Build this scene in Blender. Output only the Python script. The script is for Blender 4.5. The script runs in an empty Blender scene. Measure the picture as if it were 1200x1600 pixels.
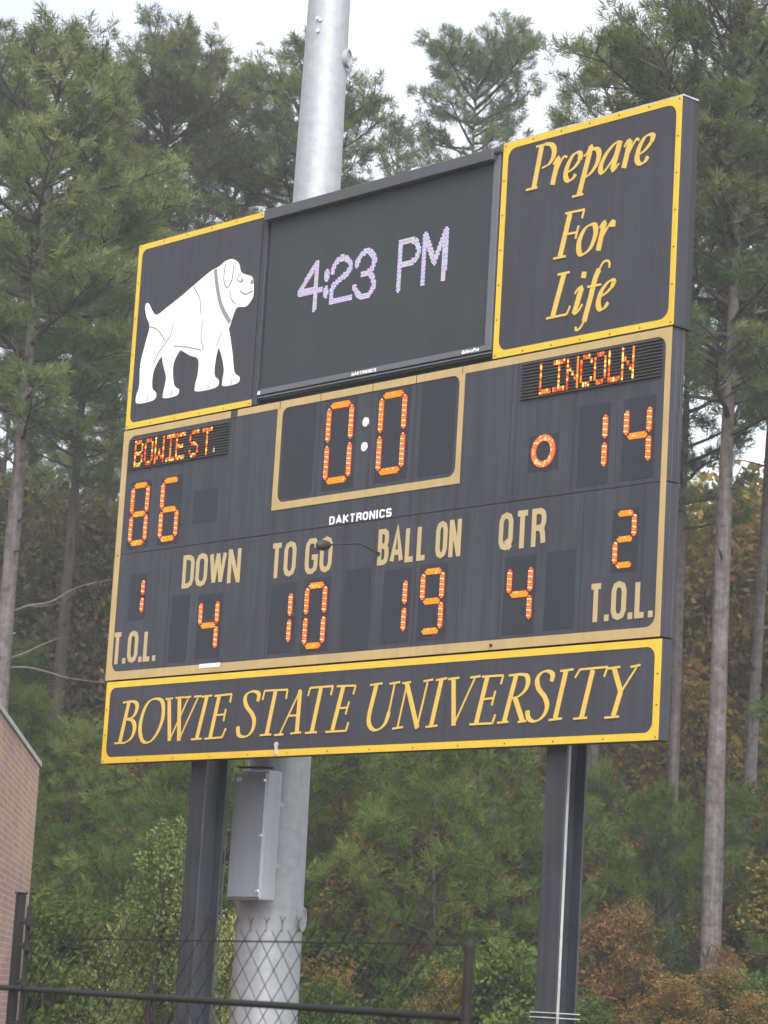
import bpy, math, random
import numpy as np
from mathutils import Vector, Matrix

S = bpy.context.scene
COL = S.collection
rad = math.radians

# ------------------------------------------------------------------ camera
CAM_POS = Vector((22.602, -16.370, 1.65))
CAM_RIGHT = Vector((0.67004875, 0.74002778, 0.05825424))
CAM_UP = Vector((0.09331325, -0.16182269, 0.98239811))
CAM_FWD = Vector((-0.73642875, 0.65281874, 0.17748349))
cam_data = bpy.data.cameras.new('camera')
cam = bpy.data.objects.new('camera', cam_data)
COL.objects.link(cam)
cam.matrix_world = Matrix(((CAM_RIGHT.x, CAM_UP.x, -CAM_FWD.x, CAM_POS.x),
                           (CAM_RIGHT.y, CAM_UP.y, -CAM_FWD.y, CAM_POS.y),
                           (CAM_RIGHT.z, CAM_UP.z, -CAM_FWD.z, CAM_POS.z),
                           (0, 0, 0, 1)))
cam_data.sensor_fit = 'HORIZONTAL'
cam_data.sensor_width = 36.0
FOCAL = 4256.95
cam_data.lens = FOCAL / 1200 * 36
cam_data.clip_start = 0.1
cam_data.clip_end = 5000
cam_data.dof.use_dof = True
cam_data.dof.focus_distance = 25.0
cam_data.dof.aperture_fstop = 8.0
S.camera = cam

# ------------------------------------------------------------------ sky, sun, exposure
SUN_EL, SUN_AZ = rad(48), rad(125)            # azimuth clockwise from +Y
world = bpy.data.worlds.new('World')
S.world = world
world.use_nodes = True
wn, wl = world.node_tree.nodes, world.node_tree.links
wn.clear()
w_out = wn.new('ShaderNodeOutputWorld')
w_bg = wn.new('ShaderNodeBackground')
w_sky = wn.new('ShaderNodeTexSky')
w_sky.sky_type = 'NISHITA'
w_sky.sun_disc = False
w_sky.sun_elevation = SUN_EL
w_sky.sun_rotation = SUN_AZ
w_sky.air_density = 1.0
w_sky.dust_density = 4.0
w_hs = wn.new('ShaderNodeHueSaturation')
w_hs.inputs['Saturation'].default_value = 0.22
w_hs.inputs['Value'].default_value = 1.0
w_tc = wn.new('ShaderNodeTexCoord')
w_ns = wn.new('ShaderNodeTexNoise')
w_ns.inputs['Scale'].default_value = 5.0
w_ns.inputs['Detail'].default_value = 6.0
w_rp = wn.new('ShaderNodeValToRGB')
w_rp.color_ramp.elements[0].position = 0.3
w_rp.color_ramp.elements[0].color = (0.80, 0.86, 0.95, 1)
w_rp.color_ramp.elements[1].position = 0.62
w_rp.color_ramp.elements[1].color = (1.12, 1.11, 1.10, 1)
w_mx = wn.new('ShaderNodeMix')
w_mx.data_type = 'RGBA'
w_mx.blend_type = 'MULTIPLY'
w_mx.inputs[0].default_value = 1.0
wl.new(w_sky.outputs[0], w_hs.inputs['Color'])
wl.new(w_tc.outputs['Generated'], w_ns.inputs['Vector'])
wl.new(w_ns.outputs['Fac'], w_rp.inputs['Fac'])
wl.new(w_hs.outputs[0], w_mx.inputs[6])
wl.new(w_rp.outputs[0], w_mx.inputs[7])
wl.new(w_mx.outputs[2], w_bg.inputs['Color'])
w_bg.inputs['Strength'].default_value = 0.15
wl.new(w_bg.outputs[0], w_out.inputs['Surface'])

sun_data = bpy.data.lights.new('sun', 'SUN')
sun_data.energy = 0.9
sun_data.angle = rad(25)
sun_data.color = (1.0, 0.96, 0.9)
sun = bpy.data.objects.new('sun', sun_data)
COL.objects.link(sun)
sdir = Vector((math.sin(SUN_AZ) * math.cos(SUN_EL), math.cos(SUN_AZ) * math.cos(SUN_EL), math.sin(SUN_EL)))
sun.rotation_euler = (-sdir).to_track_quat('-Z', 'Y').to_euler()
sun.location = (10, -10, 40)

S.view_settings.view_transform = 'Standard'
S.view_settings.look = 'None'
S.view_settings.exposure = 1.3
S.view_settings.gamma = 1.0

# ------------------------------------------------------------------ helpers
def tag(o, label=None, cat=None, group=None, kind=None):
    if label: o['label'] = label
    if cat: o['category'] = cat
    if group: o['group'] = group
    if kind: o['kind'] = kind
    return o

def empty(name, loc, label, cat, group=None):
    o = bpy.data.objects.new(name, None)
    COL.objects.link(o)
    o.empty_display_size = 0.2
    o.location = loc
    return tag(o, label, cat, group)

def at_pixel(u, v, d):
    """world point that lies d metres along the view axis (used for laying out distances)"""
    return CAM_POS + CAM_RIGHT * ((u - 600) / FOCAL * d) + CAM_UP * (-(v - 800) / FOCAL * d) + CAM_FWD * d

class MB:
    """collects faces and links them as one mesh object"""
    def __init__(s):
        s.v, s.f, s.m = [], [], []
        s.mi = 0
    def add(s, verts, faces):
        n = len(s.v)
        s.v.extend([tuple(p) for p in verts])
        for f in faces:
            s.f.append(tuple(i + n for i in f))
            s.m.append(s.mi)
        return s
    def box(s, x0, x1, y0, y1, z0, z1, bevel=0.0):
        b = bevel
        if b <= 0:
            P = [(x0, y0, z0), (x1, y0, z0), (x1, y1, z0), (x0, y1, z0), (x0, y0, z1), (x1, y0, z1), (x1, y1, z1), (x0, y1, z1)]
            return s.add(P, [(0, 1, 5, 4), (1, 2, 6, 5), (2, 3, 7, 6), (3, 0, 4, 7), (4, 5, 6, 7), (3, 2, 1, 0)])
        # chamfered box: every corner becomes three points
        P, idx = [], {}
        for ix in (0, 1):
            for iy in (0, 1):
                for iz in (0, 1):
                    X, Y, Z = (x0, x1)[ix], (y0, y1)[iy], (z0, z1)[iz]
                    dx, dy, dz = (b, -b)[ix], (b, -b)[iy], (b, -b)[iz]
                    idx[ix, iy, iz] = (len(P), len(P) + 1, len(P) + 2)
                    P += [(X, Y + dy, Z + dz), (X + dx, Y, Z + dz), (X + dx, Y + dy, Z)]
        F = []
        for a in (0, 1):
            F.append([idx[a, j, k][0] for j, k in ((0, 0), (1, 0), (1, 1), (0, 1))][::(1 if a else -1)])
            F.append([idx[i, a, k][1] for i, k in ((0, 0), (1, 0), (1, 1), (0, 1))][::(-1 if a else 1)])
            F.append([idx[i, j, a][2] for i, j in ((0, 0), (1, 0), (1, 1), (0, 1))][::(1 if a else -1)])
        for i in (0, 1):
            for j in (0, 1):
                F.append((idx[i, j, 0][0], idx[i, j, 1][0], idx[i, j, 1][1], idx[i, j, 0][1]))
                F.append((idx[i, 0, j][0], idx[i, 1, j][0], idx[i, 1, j][2], idx[i, 0, j][2]))
                F.append((idx[0, i, j][1], idx[1, i, j][1], idx[1, i, j][2], idx[0, i, j][2]))
        for q in idx.values():
            F.append(q)
        return s.add(P, F)
    def tube(s, pts, r, n=8, caps=True):
        pts = [Vector(p) for p in pts]
        if not isinstance(r, (list, tuple)): r = [r] * len(pts)
        V, F = [], []
        ref = None
        for i, p in enumerate(pts):
            t = (pts[min(i + 1, len(pts) - 1)] - pts[max(i - 1, 0)]).normalized()
            if ref is None:
                ref = t.orthogonal().normalized()
            ref = (ref - t * ref.dot(t)).normalized()
            b = t.cross(ref)
            for k in range(n):
                a = 2 * math.pi * k / n
                V.append(p + ref * (math.cos(a) * r[i]) + b * (math.sin(a) * r[i]))
        for i in range(len(pts) - 1):
            for k in range(n):
                F.append((i * n + k, i * n + (k + 1) % n, (i + 1) * n + (k + 1) % n, (i + 1) * n + k))
        if caps:
            F.append(tuple(range(n))[::-1])
            F.append(tuple(range((len(pts) - 1) * n, len(pts) * n)))
        return s.add(V, F)
    def disc(s, x, z, r, y0, y1, n=10, rz=None):
        """short cylinder on the board face (axis along Y)"""
        rz = rz or r
        V = [(x + r * math.cos(2 * math.pi * k / n), y, z + rz * math.sin(2 * math.pi * k / n)) for y in (y1, y0) for k in range(n)]
        F = [tuple(range(n, 2 * n))] + [(k, (k + 1) % n, n + (k + 1) % n, n + k) for k in range(n)]
        return s.add(V, F)
    def ribbon(s, pts, w, yf, yb, closed=False):
        """band along a polyline in the XZ plane, front face at yf, back at yb, mitred"""
        n = len(pts)
        if not isinstance(w, (list, tuple)): w = [w] * n
        V = []
        for i in range(n):
            def unit(a, b):
                dx, dz = b[0] - a[0], b[1] - a[1]
                L = math.hypot(dx, dz) or 1
                return dx / L, dz / L
            if closed:
                t0, t1 = unit(pts[i - 1], pts[i]), unit(pts[i], pts[(i + 1) % n])
            else:
                t0 = unit(pts[i - 1], pts[i]) if i else None
                t1 = unit(pts[i], pts[i + 1]) if i < n - 1 else None
                t0 = t0 or t1; t1 = t1 or t0
            nx, nz = -(t0[1] + t1[1]), t0[0] + t1[0]
            L = math.hypot(nx, nz) or 1
            nx, nz = nx / L, nz / L
            c = max(0.5, nx * -t1[1] + nz * t1[0])
            h = w[i] / 2 / c
            x, z = pts[i]
            V += [(x + nx * h, yf, z + nz * h), (x - nx * h, yf, z - nz * h), (x + nx * h, yb, z + nz * h), (x - nx * h, yb, z - nz * h)]
        F = []
        for i in range(n if closed else n - 1):
            a, b = 4 * i, 4 * ((i + 1) % n)
            F += [(a, a + 1, b + 1, b), (a + 2, a, b, b + 2), (a + 1, a + 3, b + 3, b + 1)]
        if not closed:
            F += [(2, 3, 1, 0), (4 * n - 4, 4 * n - 3, 4 * n - 1, 4 * n - 2)]
        return s.add(V, F)
    def frame(s, x0, x1, z0, z1, inset, rr, yf, yb):
        """flat border: outer rectangle minus a rounded inner rectangle; inset = left, right, bottom, top"""
        l, r, b, t = inset
        X0, X1, Z0, Z1 = x0 + l, x1 - r, z0 + b, z1 - t
        inner, outer = [], []
        K = 6
        for cx, cz, a0, oc, q in ((X1 - rr, Z1 - rr, 0, (x1, z1), (r, t)), (X0 + rr, Z1 - rr, 90, (x0, z1), (l, t)), (X0 + rr, Z0 + rr, 180, (x0, z0), (l, b)), (X1 - rr, Z0 + rr, 270, (x1, z0), (r, b))):
            rounded = q[0] > 1e-4 and q[1] > 1e-4
            for k in range(K + 1):
                a = rad(a0 + 90 * k / K)
                if rounded:
                    inner.append((cx + rr * math.cos(a), cz + rr * math.sin(a)))
                else:
                    inner.append((X1 if oc[0] == x1 else X0, Z1 if oc[1] == z1 else Z0))
                outer.append(oc)
        n = len(inner)
        V = []
        for (ix, iz), (ox, oz) in zip(inner, outer):
            V += [(ox, yf, oz), (ix, yf, iz), (ox, yb, oz), (ix, yb, iz)]
        F = []
        for i in range(n):
            a, b2 = 4 * i, 4 * ((i + 1) % n)
            F.append((a, a + 1, b2 + 1, b2))
            F.append((a + 1, a + 3, b2 + 3, b2 + 1))
            if outer[i] != outer[(i + 1) % n]:
                F.append((a + 2, a, b2, b2 + 2))
        return s.add(V, F)
    def polygon(s, pts, yf, yb):
        """filled outline in the XZ plane with a little thickness"""
        from mathutils.geometry import tessellate_polygon
        n = len(pts)
        tri = tessellate_polygon([[Vector((x, z, 0)) for x, z in pts]])
        V = [(x, yf, z) for x, z in pts] + [(x, yb, z) for x, z in pts]
        F = [tuple(t) for t in tri] + [(i, (i + 1) % n, n + (i + 1) % n, n + i) for i in range(n)]
        return s.add(V, F)
    def build(s, name, mats, parent=None, smooth=False, origin=None):
        me = bpy.data.meshes.new(name)
        o = bpy.data.objects.new(name, me)
        off = Vector((0, 0, 0))
        q = parent
        while q is not None:
            off += q.location
            q = q.parent
        if origin is not None:
            o.location = Vector(origin) - off
            off = Vector(origin)
        me.from_pydata([(a - off.x, b - off.y, c - off.z) for a, b, c in s.v], [], s.f)
        mats = mats if isinstance(mats, (list, tuple)) else [mats]
        for m in mats: me.materials.append(m)
        me.polygons.foreach_set('material_index', s.m)
        if smooth: me.polygons.foreach_set('use_smooth', [True] * len(s.f))
        me.update()
        COL.objects.link(o)
        if parent is not None: o.parent = parent
        return o

def smooth_pts(pts, closed=False, k=4):
    """Catmull-Rom through the points"""
    n = len(pts)
    if n < 3: return list(pts)
    out = []
    for i in range(n if closed else n - 1):
        if closed:
            p0, p1, p2, p3 = pts[i - 1], pts[i], pts[(i + 1) % n], pts[(i + 2) % n]
        else:
            p0, p1, p2, p3 = pts[max(i - 1, 0)], pts[i], pts[i + 1], pts[min(i + 2, n - 1)]
        for j in range(k):
            t = j / k
            out.append(tuple(0.5 * (2 * b + (c - a) * t + (2 * a - 5 * b + 4 * c - d) * t * t + (-a + 3 * b - 3 * c + d) * t ** 3)
                             for a, b, c, d in zip(p0, p1, p2, p3)))
    if not closed: out.append(tuple(pts[-1]))
    return out

# ------------------------------------------------------------------ materials
def new_mat(name):
    m = bpy.data.materials.new(name)
    m.use_nodes = True
    nt = m.node_tree
    nt.nodes.clear()
    out = nt.nodes.new('ShaderNodeOutputMaterial')
    return m, nt.nodes, nt.links, out

def paint(name, col, rough=0.5, var=0.12, scale=3.0, metallic=0.0, bump=0.0, streak=0.0, bump_scale=40.0, spec=0.5):
    """painted or bare metal with cloudy wear, rain streaks and a little bump"""
    m, N, L, out = new_mat(name)
    b = N.new('ShaderNodeBsdfPrincipled')
    tc = N.new('ShaderNodeTexCoord')
    ns = N.new('ShaderNodeTexNoise')
    ns.inputs['Scale'].default_value = scale
    ns.inputs['Detail'].default_value = 7
    ns.inputs['Roughness'].default_value = 0.6
    L.new(tc.outputs['Object'], ns.inputs['Vector'])
    rp = N.new('ShaderNodeValToRGB')
    lo, hi = 1 - var, 1 + var
    rp.color_ramp.elements[0].position = 0.3
    rp.color_ramp.elements[1].position = 0.7
    rp.color_ramp.elements[0].color = (col[0] * lo, col[1] * lo, col[2] * lo, 1)
    rp.color_ramp.elements[1].color = (col[0] * hi, col[1] * hi, col[2] * hi, 1)
    L.new(ns.outputs['Fac'], rp.inputs['Fac'])
    colout = rp.outputs[0]
    if streak > 0:
        mp = N.new('ShaderNodeMapping')
        mp.inputs['Scale'].default_value = (9, 9, 0.5)
        L.new(tc.outputs['Object'], mp.inputs['Vector'])
        n2 = N.new('ShaderNodeTexNoise')
        n2.inputs['Scale'].default_value = 2.0
        n2.inputs['Detail'].default_value = 5
        L.new(mp.outputs[0], n2.inputs['Vector'])
        r2 = N.new('ShaderNodeValToRGB')
        r2.color_ramp.elements[0].position = 0.35
        r2.color_ramp.elements[1].position = 0.65
        r2.color_ramp.elements[0].color = (1 - streak, 1 - streak, 1 - streak, 1)
        r2.color_ramp.elements[1].color = (1 + streak, 1 + streak, 1 + streak, 1)
        L.new(n2.outputs['Fac'], r2.inputs['Fac'])
        mx = N.new('ShaderNodeMix')
        mx.data_type = 'RGBA'
        mx.blend_type = 'MULTIPLY'
        mx.inputs[0].default_value = 1
        L.new(colout, mx.inputs[6])
        L.new(r2.outputs[0], mx.inputs[7])
        colout = mx.outputs[2]
    L.new(colout, b.inputs['Base Color'])
    b.inputs['Metallic'].default_value = metallic
    b.inputs['Specular IOR Level'].default_value = spec
    rr = N.new('ShaderNodeMapRange')
    rr.inputs['To Min'].default_value = max(0, rough - 0.1)
    rr.inputs['To Max'].default_value = min(1, rough + 0.1)
    L.new(ns.outputs['Fac'], rr.inputs['Value'])
    L.new(rr.outputs[0], b.inputs['Roughness'])
    if bump > 0:
        n3 = N.new('ShaderNodeTexNoise')
        n3.inputs['Scale'].default_value = bump_scale
        n3.inputs['Detail'].default_value = 5
        L.new(tc.outputs['Object'], n3.inputs['Vector'])
        bp = N.new('ShaderNodeBump')
        bp.inputs['Strength'].default_value = bump
        bp.inputs['Distance'].default_value = 0.02
        L.new(n3.outputs['Fac'], bp.inputs['Height'])
        L.new(bp.outputs[0], b.inputs['Normal'])
    L.new(b.outputs[0], out.inputs['Surface'])
    return m

def lamp(name, col, strength):
    m, N, L, out = new_mat(name)
    e = N.new('ShaderNodeEmission')
    e.inputs['Color'].default_value = (*col, 1)
    e.inputs['Strength'].default_value = strength
    L.new(e.outputs[0], out.inputs['Surface'])
    return m

def ribbed(name, col, pitch, axis='X', depth=0.35, rough=0.5):
    """sheet with fine ribs or louvres along one axis"""
    m, N, L, out = new_mat(name)
    b = N.new('ShaderNodeBsdfPrincipled')
    tc = N.new('ShaderNodeTexCoord')
    sp = N.new('ShaderNodeSeparateXYZ')
    L.new(tc.outputs['Object'], sp.inputs[0])
    mu = N.new('ShaderNodeMath'); mu.operation = 'MULTIPLY'; mu.inputs[1].default_value = 2 * math.pi / pitch
    L.new(sp.outputs[axis], mu.inputs[0])
    si = N.new('ShaderNodeMath'); si.operation = 'SINE'
    L.new(mu.outputs[0], si.inputs[0])
    ns = N.new('ShaderNodeTexNoise')
    ns.inputs['Scale'].default_value = 1.6
    ns.inputs['Detail'].default_value = 6
    L.new(tc.outputs['Object'], ns.inputs['Vector'])
    mr = N.new('ShaderNodeMapRange')
    mr.inputs['From Min'].default_value = -1
    mr.inputs['To Min'].default_value = 1 - depth
    mr.inputs['To Max'].default_value = 1 + depth
    L.new(si.outputs[0], mr.inputs['Value'])
    m2 = N.new('ShaderNodeMapRange')
    m2.inputs['From Min'].default_value = 0.3
    m2.inputs['From Max'].default_value = 0.7
    m2.inputs['To Min'].default_value = 0.86
    m2.inputs['To Max'].default_value = 1.14
    L.new(ns.outputs['Fac'], m2.inputs['Value'])
    pr = N.new('ShaderNodeMath'); pr.operation = 'MULTIPLY'
    L.new(mr.outputs[0], pr.inputs[0]); L.new(m2.outputs[0], pr.inputs[1])
    vm = N.new('ShaderNodeVectorMath'); vm.operation = 'SCALE'
    vm.inputs[0].default_value = col
    L.new(pr.outputs[0], vm.inputs['Scale'])
    L.new(vm.outputs[0], b.inputs['Base Color'])
    b.inputs['Roughness'].default_value = rough
    bp = N.new('ShaderNodeBump')
    bp.inputs['Strength'].default_value = 0.5
    bp.inputs['Distance'].default_value = pitch * 0.4
    L.new(si.outputs[0], bp.inputs['Height'])
    L.new(bp.outputs[0], b.inputs['Normal'])
    L.new(b.outputs[0], out.inputs['Surface'])
    return m

def leaf_mat(name, stops, transl=0.3):
    """foliage coloured by a per-face tint attribute"""
    m, N, L, out = new_mat(name)
    at = N.new('ShaderNodeAttribute')
    at.attribute_name = 'tint'
    oi = N.new('ShaderNodeObjectInfo')
    rp = N.new('ShaderNodeValToRGB')
    el = rp.color_ramp.elements
    while len(el) < len(stops): el.new(0.5)
    for e, (p, c) in zip(el, stops):
        e.position = p
        e.color = (*c, 1)
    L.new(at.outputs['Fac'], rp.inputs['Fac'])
    hs = N.new('ShaderNodeHueSaturation')
    mr = N.new('ShaderNodeMapRange')
    mr.inputs['To Min'].default_value = 0.8
    mr.inputs['To Max'].default_value = 1.25
    L.new(oi.outputs['Random'], mr.inputs['Value'])
    L.new(mr.outputs[0], hs.inputs['Value'])
    mh = N.new('ShaderNodeMapRange')
    mh.inputs['To Min'].default_value = 0.48
    mh.inputs['To Max'].default_value = 0.515
    ml = N.new('ShaderNodeMath'); ml.operation = 'FRACT'
    mm = N.new('ShaderNodeMath'); mm.operation = 'MULTIPLY'; mm.inputs[1].default_value = 7.31
    L.new(oi.outputs['Random'], mm.inputs[0]); L.new(mm.outputs[0], ml.inputs[0]); L.new(ml.outputs[0], mh.inputs['Value'])
    L.new(mh.outputs[0], hs.inputs['Hue'])
    L.new(rp.outputs[0], hs.inputs['Color'])
    d = N.new('ShaderNodeBsdfDiffuse')
    t = N.new('ShaderNodeBsdfTranslucent')
    L.new(hs.outputs[0], d.inputs['Color']); L.new(hs.outputs[0], t.inputs['Color'])
    mx = N.new('ShaderNodeMixShader')
    mx.inputs[0].default_value = transl
    L.new(d.outputs[0], mx.inputs[1]); L.new(t.outputs[0], mx.inputs[2])
    L.new(mx.outputs[0], out.inputs['Surface'])
    return m

M = {}
M['charcoal'] = paint('charcoal_vinyl', (0.038, 0.038, 0.048), 0.6, 0.14, 0.9, streak=0.10, bump=0.12, bump_scale=1.3, spec=0.3)
M['cabinet'] = paint('cabinet_paint', (0.038, 0.039, 0.050), 0.58, 0.14, 1.1, streak=0.16, bump=0.12, bump_scale=1.6, spec=0.3)
M['cab_side'] = paint('cabinet_side', (0.055, 0.055, 0.06), 0.5, 0.12, 2.0, streak=0.12)
M['seam'] = paint('seam_dark', (0.018, 0.018, 0.02), 0.7, 0.1)
M['recess'] = paint('digit_face', (0.022, 0.024, 0.032), 0.6, 0.12, 3, spec=0.3)
M['hood'] = paint('display_hood', (0.055, 0.055, 0.064), 0.5, 0.1, 2)
M['trim_grey'] = paint('display_trim', (0.095, 0.095, 0.11), 0.45, 0.08, 2)
M['yellow'] = paint('yellow_vinyl', (0.61, 0.395, 0.028), 0.5, 0.07, 5, streak=0.03)
M['yellow_letter'] = paint('yellow_letter', (0.60, 0.385, 0.075), 0.5, 0.05, 5)
M['tan'] = paint('tan_stripe', (0.40, 0.28, 0.12), 0.55, 0.08, 4, streak=0.04)
M['tan_letter'] = paint('tan_letter', (0.41, 0.31, 0.155), 0.55, 0.05, 4)
M['white'] = paint('white_vinyl', (0.74, 0.74, 0.77), 0.5, 0.03, 6)
M['grey_line'] = paint('grey_line', (0.22, 0.22, 0.24), 0.5, 0.05)
M['rivet'] = paint('rivet', (0.10, 0.07, 0.03), 0.5, 0.2, 30)
M['louvre'] = paint('louvre', (0.05, 0.045, 0.05), 0.5, 0.1, 5)
M['louvre_back'] = paint('louvre_back', (0.028, 0.024, 0.026), 0.6, 0.1, 5)
M['galv'] = paint('galvanised_steel', (0.31, 0.32, 0.345), 0.5, 0.14, 9.0, metallic=0.3, bump=0.03, bump_scale=25, streak=0.03)
M['galv_box'] = paint('grey_enclosure', (0.30, 0.32, 0.37), 0.42, 0.05, 3, metallic=0.2, streak=0.05)
M['screw'] = paint('bright_screw', (0.75, 0.75, 0.78), 0.3, 0.05, metallic=0.6)
M['black_steel'] = paint('black_steel', (0.030, 0.033, 0.043), 0.42, 0.35, 2.2, streak=0.25)
M['conduit'] = paint('pvc_conduit', (0.36, 0.36, 0.36), 0.5, 0.15, 12, streak=0.2)
M['fence'] = paint('black_vinyl_wire', (0.020, 0.018, 0.017), 0.7, 0.2, 10, spec=0.2)
M['antenna'] = paint('antenna_dark', (0.03, 0.024, 0.024), 0.6, 0.2, 10)
M['bark'] = paint('pine_bark', (0.105, 0.089, 0.086), 0.9, 0.45, 7.0, bump=1.0, bump_scale=14, streak=0.22, spec=0.1)
M['bark_dark'] = paint('dark_bark', (0.055, 0.046, 0.041), 0.9, 0.3, 7.0, bump=0.8, bump_scale=14, streak=0.2, spec=0.1)
M['twig'] = paint('bare_twig', (0.14, 0.125, 0.115), 0.9, 0.2, 9, spec=0.1)

def led_matrix():
    m, N, L, out = new_mat('led_face')
    b = N.new('ShaderNodeBsdfPrincipled')
    tc = N.new('ShaderNodeTexCoord')
    sp = N.new('ShaderNodeSeparateXYZ')
    L.new(tc.outputs['Object'], sp.inputs[0])
    def cell(axis, size):
        a = N.new('ShaderNodeMath'); a.operation = 'DIVIDE'; a.inputs[1].default_value = size
        L.new(sp.outputs[axis], a.inputs[0])
        f = N.new('ShaderNodeMath'); f.operation = 'FLOOR'
        L.new(a.outputs[0], f.inputs[0])
        return f
    cx, cz = cell('X', 0.40), cell('Z', 0.36)
    cb = N.new('ShaderNodeCombineXYZ')
    L.new(cx.outputs[0], cb.inputs[0]); L.new(cz.outputs[0], cb.inputs[2])
    wnz = N.new('ShaderNodeTexWhiteNoise')
    L.new(cb.outputs[0], wnz.inputs['Vector'])
    def wave(axis, pitch):
        mu = N.new('ShaderNodeMath'); mu.operation = 'MULTIPLY'; mu.inputs[1].default_value = 2 * math.pi / pitch
        L.new(sp.outputs[axis], mu.inputs[0])
        si = N.new('ShaderNodeMath'); si.operation = 'SINE'
        L.new(mu.outputs[0], si.inputs[0])
        return si
    a, c = wave('X', 0.04), wave('Z', 0.02)
    ad = N.new('ShaderNodeMath'); ad.operation = 'ADD'
    L.new(a.outputs[0], ad.inputs[0]); L.new(c.outputs[0], ad.inputs[1])
    mr = N.new('ShaderNodeMapRange')
    mr.inputs['From Min'].default_value = -2; mr.inputs['From Max'].default_value = 2
    mr.inputs['To Min'].default_value = 0.72; mr.inputs['To Max'].default_value = 1.28
    L.new(ad.outputs[0], mr.inputs['Value'])
    m2 = N.new('ShaderNodeMapRange')
    m2.inputs['To Min'].default_value = 0.93; m2.inputs['To Max'].default_value = 1.07
    L.new(wnz.outputs['Value'], m2.inputs['Value'])
    pr = N.new('ShaderNodeMath'); pr.operation = 'MULTIPLY'
    L.new(mr.outputs[0], pr.inputs[0]); L.new(m2.outputs[0], pr.inputs[1])
    vm = N.new('ShaderNodeVectorMath'); vm.operation = 'SCALE'
    vm.inputs[0].default_value = (0.030, 0.036, 0.041)
    L.new(pr.outputs[0], vm.inputs['Scale'])
    L.new(vm.outputs[0], b.inputs['Base Color'])
    b.inputs['Roughness'].default_value = 0.6
    b.inputs['Specular IOR Level'].default_value = 0.3
    L.new(b.outputs[0], out.inputs['Surface'])
    return m
M['led_face'] = led_matrix()
LED = 0.50
M['led_bloom'] = lamp('segment_bloom', (1.0, 0.10, 0.025), 0.80 * LED)  # emission stands in for reddish camera bloom around the lit lamps
M['led_gold'] = lamp('segment_gold', (1.0, 0.35, 0.03), 1.3 * LED)
M['led_salmon'] = lamp('segment_salmon', (1.0, 0.23, 0.075), 1.2 * LED)
M['led_pale'] = lamp('segment_pale', (1.0, 0.55, 0.27), 1.4 * LED)
M['led_red'] = lamp('led_red', (1.0, 0.06, 0.025), 0.95 * LED)
M['led_orange'] = lamp('led_orange', (1.0, 0.25, 0.03), 1.2 * LED)
M['led_yellow'] = lamp('led_yellow', (1.0, 0.68, 0.16), 1.35 * LED)
M['px_white'] = lamp('pixel_white', (0.78, 0.68, 0.95), 0.92 * LED)
M['px_blue'] = lamp('pixel_blue', (0.42, 0.40, 0.90), 0.92 * LED)
M['px_pink'] = lamp('pixel_pink', (0.90, 0.50, 0.62), 0.95 * LED)
M['px_green'] = lamp('pixel_green', (0.55, 0.80, 0.68), 0.9 * LED)

def brick_mat():
    m, N, L, out = new_mat('red_brick')
    b = N.new('ShaderNodeBsdfPrincipled')
    uv = N.new('ShaderNodeUVMap')
    br = N.new('ShaderNodeTexBrick')
    br.inputs['Color1'].default_value = (0.37, 0.19, 0.155, 1)
    br.inputs['Color2'].default_value = (0.46, 0.29, 0.245, 1)
    br.inputs['Mortar'].default_value = (0.47, 0.41, 0.37, 1)
    br.inputs['Scale'].default_value = 1.0
    br.inputs['Brick Width'].default_value = 0.21
    br.inputs['Row Height'].default_value = 0.075
    br.inputs['Mortar Size'].default_value = 0.008
    L.new(uv.outputs[0], br.inputs['Vector'])
    ns = N.new('ShaderNodeTexNoise')
    ns.inputs['Scale'].default_value = 1.3
    ns.inputs['Detail'].default_value = 6
    L.new(uv.outputs[0], ns.inputs['Vector'])
    mr = N.new('ShaderNodeMapRange')
    mr.inputs['To Min'].default_value = 0.75; mr.inputs['To Max'].default_value = 1.25
    L.new(ns.outputs['Fac'], mr.inputs['Value'])
    vm = N.new('ShaderNodeVectorMath'); vm.operation = 'SCALE'
    L.new(br.outputs['Color'], vm.inputs[0]); L.new(mr.outputs[0], vm.inputs['Scale'])
    L.new(vm.outputs[0], b.inputs['Base Color'])
    b.inputs['Roughness'].default_value = 0.9
    bp = N.new('ShaderNodeBump')
    bp.inputs['Strength'].default_value = 0.4
    bp.inputs['Distance'].default_value = 0.01
    L.new(br.outputs['Fac'], bp.inputs['Height'])
    bp.invert = True
    L.new(bp.outputs[0], b.inputs['Normal'])
    L.new(b.outputs[0], out.inputs['Surface'])
    return m
M['brick'] = brick_mat()
M['coping'] = paint('stone_coping', (0.46, 0.44, 0.41), 0.85, 0.2, 6, bump=0.3)

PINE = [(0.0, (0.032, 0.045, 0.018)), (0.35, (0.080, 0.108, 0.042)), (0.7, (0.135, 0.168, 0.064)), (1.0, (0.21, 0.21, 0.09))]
M['pine'] = leaf_mat('pine_needles', PINE, 0.25)
M['pine_light'] = leaf_mat('pine_needles_light', [(0.0, (0.055, 0.082, 0.036)), (0.5, (0.115, 0.155, 0.062)), (1.0, (0.18, 0.195, 0.085))], 0.3)
M['pine_young'] = leaf_mat('young_pine_needles', [(0.0, (0.026, 0.048, 0.012)), (0.5, (0.066, 0.112, 0.026)), (1.0, (0.15, 0.17, 0.040))], 0.3)
M['olive'] = leaf_mat('olive_leaves', [(0.0, (0.045, 0.048, 0.020)), (0.5, (0.098, 0.095, 0.036)), (1.0, (0.17, 0.13, 0.05))], 0.35)
M['gold'] = leaf_mat('golden_leaves', [(0.0, (0.07, 0.06, 0.02)), (0.5, (0.17, 0.13, 0.035)), (1.0, (0.33, 0.21, 0.06))], 0.35)
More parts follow.
